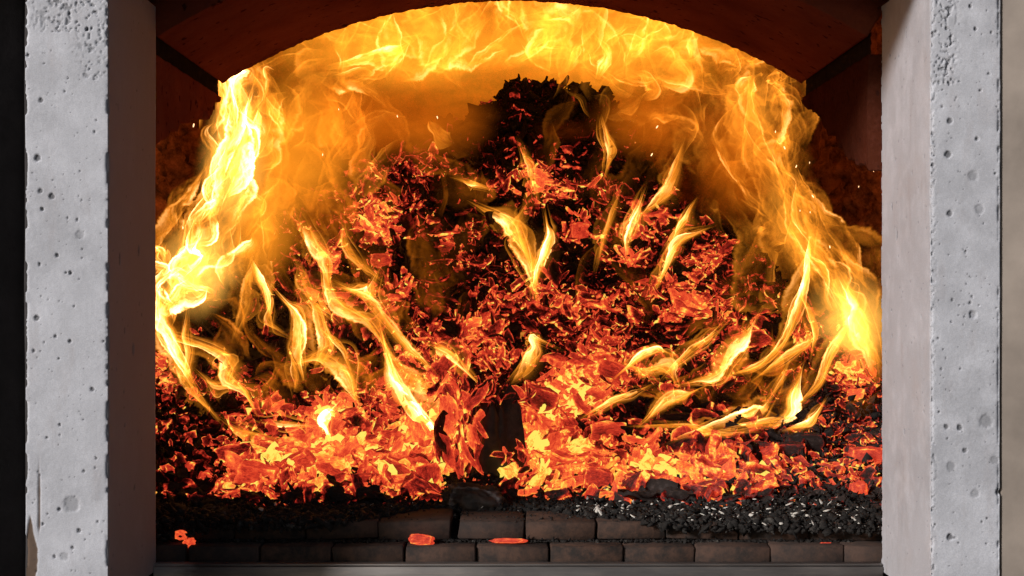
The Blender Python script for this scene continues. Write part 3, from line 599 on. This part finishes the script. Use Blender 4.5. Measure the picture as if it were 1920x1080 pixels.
def reg_ash(g, n):
    x = np.where(g.random(n) < .86, g.uniform(.10, .67, n), g.uniform(-.5, .2, n)); px_ = 960+x*F/2.85
    lo = np.interp(px_, [400, 1060, 1130, 1250, 1660], [.5, .52, .45, .385, .37]); return x, lo+(.70-lo)*g.random(n)**1.3
scatter('ash_flakes', 480, reg_ash, .0008, .0062, M_ASH, 'pale ash flakes sprinkled on the black char', flat_=.4, seed=9, drop=.014)
def reg_brick(g, n): return g.uniform(-.62, .62, n), np.where(g.random(n) < .7, .392-np.abs(g.normal(0, .006, n)), g.uniform(.40, .60, n))
scatter('crumbs', 2600, reg_brick, .001, .0040, M_GRAN, 'small crumbs lying along the brick joints', seed=12, zf_=lambda x, y: np.where(y < .3965, .5400, .5742))
# left: dark broken char on the shaded side
def reg_left(g, n): x = g.uniform(-.95, -.52, n); return x, g.uniform(.45, 1.35, n)
scatter('char_lumps', 700, reg_left, .006, .016, M_GRAN, 'black char lumps heaped behind the shaded pillar', seed=14)
def reg_right(g, n): x = g.uniform(.45, .92, n); return x, g.uniform(.85, 1.25, n)
scatter('char_lumps', 350, reg_right, .006, .014, M_GRAN, 'black char lumps heaped behind the sunlit pillar', seed=15)
def reg_crest(g, n):
    x = g.uniform(-.26, .44, n); return x, g.uniform(1.5, 2.05, n)
scatter('charred_crust', 1900, reg_crest, .006, .024, M_GRAN, 'black crust lumps along the top of the heap', seed=16)
# ------------------------------------------------------------------ flames
def cr(P_, n):
    P_ = np.asarray(P_, float); k = len(P_); Q = np.vstack([2*P_[0]-P_[1], P_, 2*P_[-1]-P_[-2]]); t = np.linspace(0, k-1-1e-6, n); i = t.astype(int); f = (t-i)[:, None]
    a, b, c, d_ = Q[i], Q[i+1], Q[i+2], Q[i+3]
    return .5*((2*b)+(c-a)*f+(2*a-5*b+4*c-d_)*f**2+(3*b-a-3*c+d_)*f**3)
class Sheet:
    def __init__(s): s.V, s.F, s.u, s.s, s.amp, s.seed, s.n = [], [], [], [], [], [], 0
    def add(s, pts, d, k, cup=.5, seg=22, across=9, flip=1, tip=.25, root=.25, wave=.22, flow=True):
        """pts: (px, py, width) along the tongue from root to tip; d depth (or pair); the sheet is cupped, twisted and as deep as wide"""
        q = cr(pts, seg); dd = np.interp(np.linspace(0, 1, seg), np.linspace(0, 1, len(np.atleast_1d(d))), np.atleast_1d(d))
        tt = np.linspace(0, 1, seg); q[:, 2] *= (.62+.8*vn(tt*rng.uniform(2, 5)+rng.uniform(0, 99), 0, 0, 5)); q[:, 2] *= (.50+.50*np.clip(tt/.22, 0, 1)**.7)*(.04+.96*np.clip((1-tt)/.38, 0, 1)**.85)
        tan = np.gradient(q[:, :2], axis=0); tan /= np.linalg.norm(tan, axis=1, keepdims=True)+1e-9; nr = np.stack([-tan[:, 1], tan[:, 0]], 1)
        u = np.linspace(-1, 1, across); t = np.linspace(0, 1, seg); w = q[:, 2]/2
        sd0 = rng.uniform(0, 99); wv = (vn(t*4+sd0, 0, 0, 1)-.5)*2*wave
        twist = rng.uniform(-.9, .9)*(t-.5)+rng.uniform(-.3, .3)
        ox = nr[:, None, :]*(w[:, None]*(u[None]*np.cos(twist)[:, None]+wv[:, None]))[..., None]
        px_ = q[:, None, 0]+ox[..., 0]; py_ = q[:, None, 1]+ox[..., 1]
        dep = dd[:, None]+(w[:, None]*(cup*(u[None]**2)+u[None]*np.sin(twist)[:, None]))*dd[:, None]/F+.02*np.sin(3*t+sd0)[:, None]
        X = (px_-960)*dep/F; Z = CAMZ-(py_-540)*dep/F; Y = dep-CAMD
        # world-space flutter
        X = X+(fbm(X*9+sd0, Z*9, Y*9, 2, 3)-.5)*.012; Y = Y+(fbm(X*9, Z*9+sd0, Y*9, 2, 4)-.5)*.03
        s.V.append(np.stack([X, Y, Z], -1).reshape(-1, 3)); s.F.append(grid_faces(seg, across)+s.n); s.n += seg*across
        ln = np.r_[0, np.cumsum(np.hypot(*np.diff(q[:, :2], axis=0).T))]/60.
        env = np.clip(t/(root*1.1), 0, 1)*np.clip((1-t)/(tip*1.2), 0, 1)**.8
        kk_ = np.interp(t, np.linspace(0, 1, len(np.atleast_1d(k))), np.atleast_1d(k))
        s.u.append(np.tile(u*flip, (seg, 1)).ravel()); s.s.append(np.tile(ln[:, None], (1, across)).ravel()); s.amp.append(np.tile((env*kk_)[:, None], (1, across)).ravel()); s.seed.append(np.full(seg*across, sd0))
    def build(s, name, mat):
        o = mesh_np(name, np.vstack(s.V), np.vstack(s.F), mat, smooth=True, attrs={'u': np.concatenate(s.u), 's': np.concatenate(s.s), 'amp': np.concatenate(s.amp), 'seed': np.concatenate(s.seed)})
        return o
FG = 'tongues of flame over the chips'
def tongue(pts, k, label, off=.085, layers=3, d=None, flip=1, cup=.6, **kw):
    c = np.array(pts, float)
    if d is None:
        dm = hit(c[:, 0], c[:, 1]); dm = np.where(np.isnan(dm), np.nanmin(dm) if not np.all(np.isnan(dm)) else 3.7, dm)
        dm = np.minimum(dm, np.nanmedian(dm)+.15); d = np.minimum.accumulate(dm[::-1])[::-1]-off if False else dm-off
        d = np.convolve(np.pad(d, 1, mode='edge'), [.25, .5, .25], 'valid')
    S_ = Sheet(); d = np.atleast_1d(d)
    # drawn-out ends: the root trails back along the fuel, the tip runs on as a point
    v0 = c[0, :2]-c[1, :2]; v1 = c[-1, :2]-c[-2, :2]; l0, l1 = np.hypot(*v0)+1, np.hypot(*v1)+1
    c = np.vstack([[*(c[0, :2]+v0/l0*42), max(5, c[0, 2]*.6)], c, [*(c[-1, :2]+v1/l1*(22+c[:, 2].max()*.8)), 4]]); c[1:-1, 2] *= .92
    kq = np.atleast_1d(k).astype(float); kq = np.r_[kq[0]*.35, kq, kq[-1]*.4]; d = np.r_[d[0], d, d[-1]] if len(d) > 1 else d
    for j in range(layers):
        q = c.copy(); q[:, :2] += rng.normal(0, 1, (len(q), 2))*q[:, 2:3]*(.03 if j == 0 else .12); q[:, 2] *= (1, .6, .8, .4)[j % 4]
        S_.add(q, d+.012*j, kq*(1.15, .42, .5, .55)[j % 4], flip=flip if j != 1 else -flip, cup=cup, seg=34, **kw)
    for j in range(3):                       # hair-thin strands that run along the tongue
        q = c.copy(); q[:, :2] += (rng.normal(0, 1, 2)*.35)[None]*q[:, 2:3]+rng.normal(0, 2, (len(q), 2)); q[:, 2] = rng.uniform(5, 10); S_.add(q, d-.01*j, np.minimum(kq, 3)*.55, flip=flip, cup=.3, seg=34, **kw)
    q = c.copy(); q[:, 2] = q[:, 2]*1.7+8; q[:, :2] += rng.normal(0, 5, (len(q), 2)); S_.add(q, d+.03, kq*.20+.10, flip=flip, cup=cup, **kw)
    o = S_.build('flame', M_FL); tag(o, label, 'flame', FG); return o
T_ = tongue
# centre and left of centre
T_([(985, 690, 40), (1003, 668, 46), (1004, 650, 26), (1000, 632, 34), (1016, 640, 12)], [2.2, 3.6, 4.2, 5, 3], 'small pale vase-shaped flame standing alone above the brightest hollow', layers=4, root=.1)
T_([(843, 868, 10), (822, 828, 30), (772, 768, 44), (735, 705, 40), (722, 650, 14)], [4, 8, 9, 6, 4], 'long white-hot flame slanting down to the ember bed', layers=4, flip=-1, tip=.12, root=.1)
T_([(835, 750, 20), (790, 715, 44), (745, 690, 40), (726, 660, 20)], [1.4, 1.8, 1.6, 1.5], 'broad golden veil right of the long white-hot flame', layers=3)
T_([(880, 700, 8), (850, 670, 26), (826, 655, 26), (815, 650, 10)], [2.5, 4, 4, 2], 'short leaf-shaped yellow flame left of the pale vase-shaped one', root=.1)
T_([(805, 690, 8), (760, 650, 26), (720, 600, 34), (690, 560, 40), (650, 540, 20)], [1.6, 2.8, 2.4, 2.4, 1.6], 'slanting yellow tongue rising left from mid-heap', flip=-1)
T_([(735, 660, 10), (690, 600, 40), (650, 580, 60), (622, 560, 44), (605, 500, 20)], [1.2, 2.0, 3, 3.4, 1.4], 'wide gold flame with a bright knot left of mid-heap')
T_([(662, 545, 14), (690, 550, 40), (696, 538, 20)], [2.5, 3.4, 2], 'short flat yellow flame over the pile of small embers', tip=.1, root=.2)
T_([(616, 535, 10), (608, 490, 36), (585, 455, 40), (570, 425, 34)], [2.2, 3.2, 4.5, 1.2], 'upright yellow flame left of the red pocket')
T_([(620, 590, 8), (590, 560, 40), (570, 520, 50), (560, 500, 20)], [1.6, 1.6, 1.2, 1], 'dim gold veil below the upright yellow flame')
T_([(700, 515, 8), (670, 490, 22), (650, 460, 26), (645, 425, 22)], [1.2, 1.5, 1.6, 1], 'thin curling wisp beside the red pocket', layers=2)
T_([(566, 700, 10), (556, 660, 38), (560, 630, 46), (555, 590, 34), (536, 568, 14)], [2.4, 4, 4.5, 6, 6], 'bright double flame with a white inner edge at left', layers=4, flip=-1)
T_([(555, 735, 6), (550, 700, 20), (548, 680, 14)], [.9, 1.6, 1.8], 'little hanging point below the bright double flame', layers=2)
T_([(668, 750, 8), (650, 700, 50), (625, 680, 60), (600, 670, 40), (568, 678, 14)], [3.2, 3.2, 2.2, 2, 3.4], 'folded yellow flame bending right at lower left', layers=4)
T_([(600, 675, 20), (612, 645, 34), (606, 615, 30), (592, 580, 30), (580, 560, 16)], [2.0, 2.6, 3.0, 2.6, 1.6], 'looping tongue above the folded yellow flame')
T_([(652, 675, 6), (645, 655, 14), (625, 635, 16), (612, 625, 6)], [2.4, 3, 2.8, 2], 'small curved lick beside the looping tongue', layers=2)
T_([(506, 590, 8), (502, 560, 22), (488, 525, 26), (476, 500, 16)], [3, 5.5, 6, 4], 'slim bright flame above the dark rock at left', layers=4, flip=-1)
T_([(520, 615, 10), (500, 600, 22), (505, 575, 14)], [1.4, 2, 1.8], 'low forked lick under the slim bright flame', layers=2)
T_([(450, 610, 20), (465, 570, 40), (470, 530, 40), (478, 500, 30)], [1.4, 1.4, 1.6, 1.6], 'dim gold veil left of the slim bright flame')
T_([(482, 775, 6), (460, 735, 16), (432, 712, 40), (440, 690, 60), (425, 670, 30), (385, 650, 26), (330, 635, 26)], [2.4, 2.8, 3, 2.6, 3, 3.4, 6], 'long twisting flame that hangs right from the pillar side', layers=4)
T_([(432, 725, 10), (405, 725, 26), (390, 712, 14)], [1.8, 2.8, 2], 'hooked lick under the long twisting flame', layers=2, tip=.3)
T_([(405, 780, 8), (375, 745, 22), (352, 715, 26), (338, 695, 30)], [1.2, 1.8, 1.6, 2.4], 'dim stem running down from the bright crook at left')
T_([(350, 695, 26), (335, 665, 36), (320, 625, 40), (300, 590, 44), (298, 565, 30)], [7, 8, 9, 9, 6], 'bright crooked flame against the shaded pillar', layers=4, tip=.15)
T_([(350, 690, 14), (355, 660, 24), (350, 630, 26), (352, 605, 16)], [3.4, 2.4, 2.2, 2], 'pair of thin strands rising from the bright crook', layers=2)
T_([(505, 822, 10), (470, 818, 30), (445, 808, 26), (430, 795, 10)], [1.2, 1.8, 1.8, 1], 'low faint flame lying over the left embers')
T_([(570, 796, 8), (540, 795, 20), (512, 790, 18), (490, 787, 8)], [3, 4, 4, 3], 'small flat flame left of the white-hot spot', layers=2)
T_([(612, 805, 14), (606, 790, 34), (618, 775, 20), (622, 770, 6)], [12, 14, 12, 8], 'white-hot little flame in the left of the ember bed', layers=3, root=.1)
# centre top
T_([(1005, 545, 14), (1000, 500, 50), (985, 455, 60), (975, 425, 60), (985, 400, 40)], [2.2, 3, 2.2, 1.6, .8], 'large central gold flame above the chips', layers=4)
T_([(1006, 520, 14), (1018, 480, 24), (1030, 440, 22), (1026, 418, 10)], [6, 9, 7, 3], 'white edge on the right of the large central gold flame', layers=3)
T_([(985, 470, 14), (965, 430, 40), (945, 410, 36), (915, 395, 26)], [2, 3.4, 5, 2.4], 'yellow crest left of the large central gold flame', layers=4)
T_([(1002, 345, 10), (995, 310, 26), (985, 290, 20)], [1.8, 1.8, 1.4], 'faint upright wisp over the glowing summit cluster', layers=3)
T_([(1140, 310, 8), (1148, 280, 24), (1138, 250, 26)], [1.6, 3, 3], 'small yellow flame near the top of the heap', layers=3)
T_([(1175, 470, 10), (1180, 440, 26), (1190, 410, 24), (1200, 380, 12)], [2.8, 5, 6, 4], 'bright upright flame right of the square red block', layers=4)
T_([(1125, 480, 8), (1135, 440, 22), (1150, 400, 20), (1160, 370, 8)], [1.2, 1.6, 1.2, .8], 'faint slanting wisp right of the square red block', layers=2)
T_([(1240, 520, 10), (1258, 480, 22), (1275, 450, 24), (1305, 438, 24)], [4, 7, 4.4, 3], 'thin bright slanting flame beside the fanned embers', layers=3)
T_([(1260, 450, 10), (1275, 425, 24), (1290, 400, 20)], [2.4, 3.4, 3.4], 'forked flame tip above the thin bright slanting one', layers=3)
T_([(1215, 395, 12), (1245, 365, 30), (1262, 330, 34), (1275, 290, 22)], [2.2, 2.8, 1.8, 1.2], 'tall gold wisp on the upper right slope', layers=3)
T_([(895, 345, 8), (885, 342, 16), (870, 338, 10)], [4, 5, 2], 'small curl of flame at the left of the summit cluster', layers=2)
T_([(905, 530, 6), (930, 520, 10), (950, 540, 8)], [.8, 1, .8], 'faint thread of flame low in the centre', layers=1) if False else None
# right
T_([(1170, 695, 6), (1200, 670, 19), (1230, 655, 20), (1245, 660, 11)], [3, 5, 5.5, 2.4], 'short yellow tongue over a red block right of centre', layers=3)
T_([(1190, 690, 16), (1215, 700, 39), (1255, 690, 47), (1262, 705, 20)], [1.8, 2.2, 2.6, 3.4], 'rolled gold flame right of centre', layers=4)
T_([(1260, 690, 11), (1295, 655, 20), (1320, 640, 23), (1345, 615, 9)], [2.2, 2.8, 3.2, 1.6], 'curved gold tongue around the grey pebble', layers=3)
T_([(1300, 715, 8), (1345, 705, 27), (1365, 670, 39), (1390, 640, 39), (1408, 610, 12)], [2.4, 3.2, 4, 6, 4], 'tall yellow flame leaning right above the low flames', layers=4, flip=-1)
T_([(1385, 700, 11), (1410, 692, 19), (1440, 675, 16), (1470, 640, 23), (1490, 590, 31), (1508, 540, 39), (1515, 480, 31)], [2.4, 2.6, 2.4, 3, 4, 7, 9], 'long S-shaped flame climbing to the right hand curtain', layers=4, tip=.15)
T_([(1430, 700, 9), (1460, 680, 23), (1495, 655, 27), (1520, 640, 27), (1512, 615, 16)], [1.8, 2.6, 2.8, 3, 2], 'folded flame right of the long S-shaped one', layers=3)
T_([(1525, 650, 8), (1530, 620, 14), (1518, 580, 19), (1505, 560, 11)], [1.8, 2.6, 2.4, 2], 'thin strand of flame left of the burning right edge', layers=2)
T_([(1115, 770, 8), (1150, 750, 17), (1180, 742, 20), (1205, 730, 8)], [2.6, 4, 4, 2.4], 'flat gold tongue beside the dark cracked coal', layers=3)
T_([(1215, 785, 8), (1250, 755, 28), (1280, 745, 28), (1300, 735, 11)], [2.4, 3.4, 3.4, 2], 'slanting gold tongue above the low flames', layers=3)
T_([(1280, 820, 11), (1330, 800, 27), (1390, 780, 39), (1430, 770, 34), (1440, 755, 19)], [2.2, 3.4, 5.4, 5, 3], 'long low yellow flame lying over the right of the bed', layers=4)
T_([(1370, 805, 9), (1420, 795, 23), (1450, 790, 19)], [2, 3.6, 2.6], 'lower fold of the long low yellow flame', layers=3)
T_([(1455, 790, 16), (1480, 775, 31), (1485, 745, 31), (1495, 715, 14)], [3.4, 6, 8, 5], 'bright pointed flame standing at the right of the low flames', layers=4, flip=-1)
T_([(1500, 800, 12), (1520, 795, 27), (1532, 775, 16)], [4, 5, 3], 'small yellow curl at the right end of the low flames', layers=3, tip=.15)
T_([(1215, 800, 8), (1290, 800, 12), (1340, 815, 17), (1400, 812, 8)], [1.2, 1.6, 1.6, 1.2], 'faint flame skimming the top of the bed at right', layers=2)
T_([(1505, 750, 8), (1540, 710, 23), (1560, 660, 31), (1585, 620, 23)], [1.4, 2.2, 3.4, 3.4], 'arched gold flame near the sunlit pillar', layers=4)
T_([(1450, 735, 8), (1465, 712, 14), (1475, 690, 6)], [1.4, 2, 1.4], 'small dim point under the folded flame', layers=2)
T_([(1640, 690, 40), (1628, 650, 70), (1605, 600, 80), (1585, 545, 50)], [1.6, 2.4, 2.4, 1.4], 'burning yellow mass touching the sunlit pillar', layers=4)
T_([(1600, 605, 30), (1606, 570, 40), (1590, 545, 30)], [4, 5, 3], 'white-hot spot in the right hand curtain', layers=3)
# ---- masses of flame: many sheets, counted as one body each
WS = Sheet()
def curtain(S_, spine, n, spread, wr, kr, d0, d1, ln=(.18, .5), wob=14, **kw):
    q = cr(spine, 200)
    for _ in range(n):
        a = rng.uniform(-.08, .92); l_ = rng.uniform(*ln); i = np.clip((np.array([a, a+l_*.33, a+l_*.66, a+l_])*199).astype(int), 0, 199)
        o = rng.normal(0, .45); w_ = q[i, 2]*spread; p_ = q[i].copy(); p_[:, 0] += o*w_+rng.normal(0, wob*.5, 4); p_[:, 1] += rng.normal(0, wob*.4, 4)-np.array([0, 8, 16, 26])*(i.max() >= 199)
        wd = rng.uniform(*wr); p_[:, 2] = wd*np.array([.6, 1, .9, .35]); k = rng.uniform(*kr)*(1-.45*min(abs(o), 1.6))
        S_.add(p_, rng.uniform(d0, d1), k, flip=rng.choice([-1, 1]), seg=18, **kw)
# left white-hot curtain, root at the bed by the shaded pillar
curtain(WS, [(310, 600, 40), (340, 530, 90), (390, 450, 90), (425, 350, 70), (440, 260, 60), (450, 150, 60)], 64, 1.1, (16, 64), (.8, 9.0), 3.45, 3.85, wob=26)
curtain(WS, [(420, 560, 60), (330, 520, 50), (290, 485, 36)], 26, .9, (14, 40), (1.5, 5), 3.45, 3.7)
curtain(WS, [(470, 600, 60), (440, 500, 80), (455, 400, 90), (480, 300, 70), (500, 180, 50)], 46, 1.2, (18, 70), (.3, 1.6), 3.5, 4.0, wob=30)
# right curtain
curtain(WS, [(1640, 660, 50), (1600, 590, 60), (1530, 490, 60), (1480, 380, 50), (1440, 270, 50), (1430, 160, 60)], 58, 1.4, (16, 70), (.3, 2.4), 3.45, 3.9, wob=34)
curtain(WS, [(1500, 560, 60), (1440, 430, 110), (1400, 300, 120), (1400, 160, 110)], 46, 1.1, (24, 90), (.2, .9), 3.6, 4.1, wob=34)
def swirl(S_, n, box_, ang, wr, kr, d0, d1, ln, bend=.9, **kw):
    for _ in range(n):
        x0, y0 = rng.uniform(box_[0], box_[2]), rng.uniform(box_[1], box_[3]); a = R(rng.normal(*ang)); b = rng.uniform(-bend, bend); l_ = rng.uniform(*ln); p_ = []; wd = rng.uniform(*wr)
        for j in range(5): p_.append((x0, y0, wd*(.5, 1, 1, .75, .3)[j])); x0 += math.cos(a)*l_/4; y0 -= math.sin(a)*l_/4; a += b*.5+rng.normal(0, .25)
        S_.add(p_, rng.uniform(d0, d1), rng.uniform(*kr), flip=rng.choice([-1, 1]), seg=20, **kw)
# top under the arch
def inarch(px_, py_): return True
swirl(WS, 170, (540, 0, 1430, 160), (70, 50), (18, 90), (.2, 2.1), 3.55, 4.5, (60, 190), bend=.6)
swirl(WS, 34, (780, -10, 1250, 110), (20, 50), (20, 80), (.3, 1.0), 3.6, 4.4, (80, 220))
swirl(WS, 50, (1100, 40, 1450, 230), (60, 60), (16, 60), (.3, 1.3), 3.5, 4.2, (50, 150), bend=1.6)
swirl(WS, 40, (470, 110, 680, 420), (80, 25), (16, 60), (.25, .8), 3.6, 4.2, (60, 160))
for c_ in [([(600, 130, 14), (680, 112, 34), (740, 100, 44), (775, 68, 16)], [2, 3.6, 5, 5]), ([(1120, 150, 20), (1135, 120, 34), (1140, 95, 30), (1110, 60, 16)], [4, 6.5, 4, 1.6]), ([(1100, 130, 16), (1100, 90, 40), (1095, 40, 30)], [1.8, 2.2, 1.2]),
           ([(1000, 120, 14), (995, 90, 30), (1015, 65, 34), (1028, 55, 12)], [2.6, 3.4, 3.4, 2]), ([(1390, 190, 20), (1400, 160, 40), (1415, 140, 24)], [2.8, 4, 3]), ([(1065, 130, 10), (1080, 95, 18), (1084, 80, 10)], [2, 3, 3]), ([(1296, 110, 6), (1295, 90, 16), (1290, 70, 16)], [3, 3.6, 1]),
           ([(1205, 185, 12), (1230, 170, 34), (1210, 140, 26), (1185, 135, 10)], [2.2, 2, 2, 1.4]), ([(540, 250, 40), (520, 220, 40), (500, 160, 24)], [1.6, 2, 1.4]), ([(480, 270, 16), (482, 225, 24), (484, 200, 8)], [6, 7, 4]),
           ([(850, 270, 16), (830, 260, 34), (810, 235, 24), (805, 225, 8)], [.9, 1.4, 1.4, 1])]:
    for j in range(3): WS.add(c_[0], 3.6+.05*j, np.array(c_[1])*(.7, .5, .35)[j], flip=(-1)**j)
o = WS.build('flame_curtain', M_WISP); tag(o, kind='stuff'); o['label'] = 'curtain of yellow fire filling the arch and both sides of the heap'
# dim veils in front of the dark heap
DS = Sheet()
swirl(DS, 26, (560, 280, 960, 620), (120, 18), (26, 90), (.06, .24), 3.55, 3.9, (80, 220), bend=.4)
swirl(DS, 24, (960, 240, 1420, 620), (65, 18), (24, 80), (.06, .26), 3.55, 3.9, (80, 200), bend=.4)
swirl(DS, 26, (420, 560, 760, 780), (120, 25), (24, 70), (.15, .5), 3.45, 3.6, (60, 150))
swirl(DS, 24, (1180, 620, 1600, 800), (40, 25), (20, 60), (.15, .55), 3.45, 3.6, (60, 160))
swirl(DS, 20, (430, 280, 700, 480), (95, 25), (30, 100), (.3, .7), 3.6, 3.9, (80, 200))
o = DS.build('faint_flames', M_DIM); tag(o, kind='stuff'); o['label'] = 'faint transparent veils of flame drifting over the dark chips'
# ------------------------------------------------------------------ glowing smoke and the body of fire behind: real volumes of gas
def gas(name, col, em, ab, sc=1.6, lo=.40, hi=.62, fall=.15):
    """gas density: thick in the middle, torn and billowing towards its outside"""
    t = NT(name); p = t.obj(); ln_ = t.n('VectorMath', operation='LENGTH'); t.l(p, ln_.inputs[0]); rd_ = t.n('ObjectInfo').outputs['Random']
    q = t.n('VectorMath', operation='ADD'); t.l(p, q.inputs[0]); t.l(t.comb(t.math('MULTIPLY', rd_, 31.), 0, 0), q.inputs[1])
    nz = t.noise(q.outputs[0], sc, 5, .62, .9)
    body = t.mr(t.math('ADD', ln_.outputs['Value'], t.math('MULTIPLY', t.math('SUBTRACT', nz, .5), 1.1)), fall, .95, 1, 0, True)
    dn = t.math('MULTIPLY', body, t.mr(nz, lo, hi, .25, 1.3, True)); dn = t.math('MULTIPLY', dn, t.mr(ln_.outputs['Value'], .75, .99, 1, 0, True))
    e = t.n('Emission'); e.inputs[0].default_value = (*col, 1); t.l(t.math('MULTIPLY', dn, em), e.inputs[1])
    a = t.n('VolumeAbsorption'); a.inputs[0].default_value = (0, 0, 0, 1); t.l(t.math('MULTIPLY', dn, ab), a.inputs[1])
    ad = t.n('AddShader'); t.l(e.outputs[0], ad.inputs[0]); t.l(a.outputs[0], ad.inputs[1]); t.l(ad.outputs[0], t.out.inputs['Volume']); return t.m
th_, ph = np.meshgrid(np.linspace(1e-3, math.pi-1e-3, 20), np.linspace(0, 2*math.pi, 32, endpoint=False), indexing='ij')
SPH = np.stack([np.sin(th_)*np.cos(ph), np.sin(th_)*np.sin(ph), np.cos(th_)], -1).reshape(-1, 3)
_a, _b = np.meshgrid(np.arange(19), np.arange(32), indexing='ij'); SPF = np.stack([_a*32+_b, _a*32+32+_b, _a*32+32+(_b+1) % 32, _a*32+(_b+1) % 32], -1).reshape(-1, 4)
def bank(name, px_, py_, d, rx, ry, rd, mat, label, rot=0):
    o = mesh_np(name, SPH, SPF, mat); o.location = P(px_, py_, d); o.scale = (rx*d/F, rd, ry*d/F); o.rotation_euler = (0, R(rot), 0); tag(o, kind='stuff'); o['label'] = label; return o
M_SM1 = gas('orange_smoke', (1, .20, .007), 6.2, 9, sc=2.0, lo=.44, hi=.58); M_SM2 = gas('red_smoke', (1, .13, .005), 1.8, 8, sc=2.4, lo=.46, hi=.60); M_SM3 = gas('gold_smoke', (1, .29, .014), 12, 10)
M_WHITE = gas('white_hot_gas', (1, .46, .07), 26, 5, sc=1.8, lo=.40, hi=.60, fall=.1); M_YEL = gas('yellow_gas', (1, .36, .03), 10, 5, sc=1.8, lo=.42, hi=.60, fall=.1)
M_BODY = gas('burning_gas', (1, .28, .011), 3.7, 1, sc=3.2, lo=.42, hi=.60, fall=.55); M_HOT = gas('hot_burning_gas', (1, .38, .024), 4.6, 1, sc=2.6, lo=.42, hi=.6, fall=.3)
bank('smoke', 560, 275, 3.95, 150, 190, .16, M_SM3, 'golden smoke beside the white-hot left curtain')
bank('smoke', 655, 230, 4.02, 150, 120, .14, M_SM1, 'orange smoke above the left shoulder of the heap')
bank('smoke', 790, 225, 4.10, 180, 100, .14, M_SM1, 'orange smoke bank left of the dark summit')
bank('smoke', 1060, 245, 4.14, 80, 30, .04, M_SM2, 'thin red-brown smoke veil over the dark summit')
bank('smoke', 1225, 225, 4.05, 150, 95, .13, M_SM1, 'orange smoke bank right of the dark summit')
bank('smoke', 1385, 290, 3.90, 120, 165, .13, M_SM1, 'orange smoke behind the right hand curtain')
bank('smoke', 490, 430, 3.78, 110, 130, .10, M_SM3, 'golden smoke at the foot of the left curtain')
bank('smoke', 610, 400, 3.85, 80, 90, .08, M_SM2, 'red-brown smoke over the left shoulder of the heap')
bank('fire_body', 372, 505, 3.72, 105, 120, .09, M_WHITE, 'white-hot gas low in the left curtain', 20)
bank('fire_body', 440, 300, 3.78, 84, 200, .07, M_WHITE, 'white-hot gas high in the left curtain', 6)
bank('fire_body', 480, 400, 3.86, 90, 170, .07, M_YEL, 'yellow gas along the inner side of the left curtain', 5)
bank('fire_body', 1598, 600, 3.70, 105, 125, .08, M_WHITE, 'white-hot gas low in the right curtain', -20)
bank('fire_body', 1485, 420, 3.80, 55, 170, .06, M_YEL, 'yellow gas in the middle of the right curtain', -25)
bank('fire_body', 1410, 220, 3.85, 70, 130, .06, M_YEL, 'yellow gas at the top of the right curtain')
bank('fire_body', 960, 60, 4.60, 720, 215, .17, M_BODY, 'body of burning gas under the arch')
bank('fire_body', 760, 80, 4.58, 330, 130, .15, M_HOT, 'brighter burning gas left of the middle of the arch')
bank('fire_body', 1130, 80, 4.58, 330, 130, .15, M_HOT, 'brighter burning gas right of the middle of the arch')
# ------------------------------------------------------------------ sparks
t = NT('spark'); e = t.n('Emission'); e.inputs[0].default_value = (1, .55, .25, 1); e.inputs[1].default_value = 3; t.l(e.outputs[0], t.out.inputs[0]); M_SP = t.m
g = np.linspace(0, 2*math.pi, 6, endpoint=False); spv = [(0, 0, -1)]+[(math.cos(a)*.28, math.sin(a)*.28, z_) for z_ in (-.5, .5) for a in g]+[(0, 0, 1)]
spm = bpy.data.meshes.new('spark'); spm.from_pydata(spv, [], [(0, 1+(i+1) % 6, 1+i) for i in range(6)]+[(1+i, 1+(i+1) % 6, 7+(i+1) % 6, 7+i) for i in range(6)]+[(13, 7+i, 7+(i+1) % 6) for i in range(6)]); spm.materials.append(M_SP)
SPL = {(1454, 247): 'just outside the top of the right curtain', (1471, 277): 'slanting, second down beside the right curtain', (1493, 312): 'third down beside the right curtain', (1524, 368): 'longest one over the dark right wall', (1556, 463): 'lowest one over the dark right wall', (1519, 398): 'just below the longest one at right', (343, 427): 'beside the left curtain, low on the rough wall', (363, 235): 'at the upper end of the rough left wall', (745, 218): 'in the orange smoke, left of two alike', (820, 220): 'in the orange smoke, right of two alike', (635, 205): 'between the golden and the orange smoke', (1232, 238): 'in the smoke right of the dark summit', (1222, 290): 'over the upper right slope of the heap', (653, 17): 'against the vault, high above the arch', (327, 144): 'against the left slab under the joint', (1518, 305): 'upper one over the dark right wall', (1610, 350): 'over the right wall near the pillar', (1638, 321): 'closest to the sunlit pillar', (1500, 395): 'left of the one below the longest at right', (605, 290): 'in the golden smoke at left'}
for (x_, y_, l_, a_) in [(1454, 247, 5, 5), (1471, 277, 7, -25), (1493, 312, 6, 20), (1524, 368, 7, -35), (1556, 463, 6, -10), (1519, 398, 4, 0), (343, 427, 6, 0), (363, 235, 8, 10), (745, 218, 5, -15), (820, 220, 6, -15), (635, 205, 4, -20), (1232, 238, 7, 35), (1222, 290, 7, 30), (653, 17, 3, 0), (327, 144, 3, 40), (1518, 305, 4, 10), (1610, 350, 4, 20), (1638, 321, 3, 0), (1500, 395, 4, 0), (605, 290, 5, 10)]:
    o = bpy.data.objects.new('spark', spm); COL.objects.link(o); o.location = P(x_, y_, 3.42 if y_ > 150 else 3.3); q = l_*.5*3.4/F; o.scale = (q, q, q); o.rotation_euler = (0, R(a_), 0)
    tag(o, 'tiny bright spark '+SPL[(x_, y_)], 'spark', 'sparks')
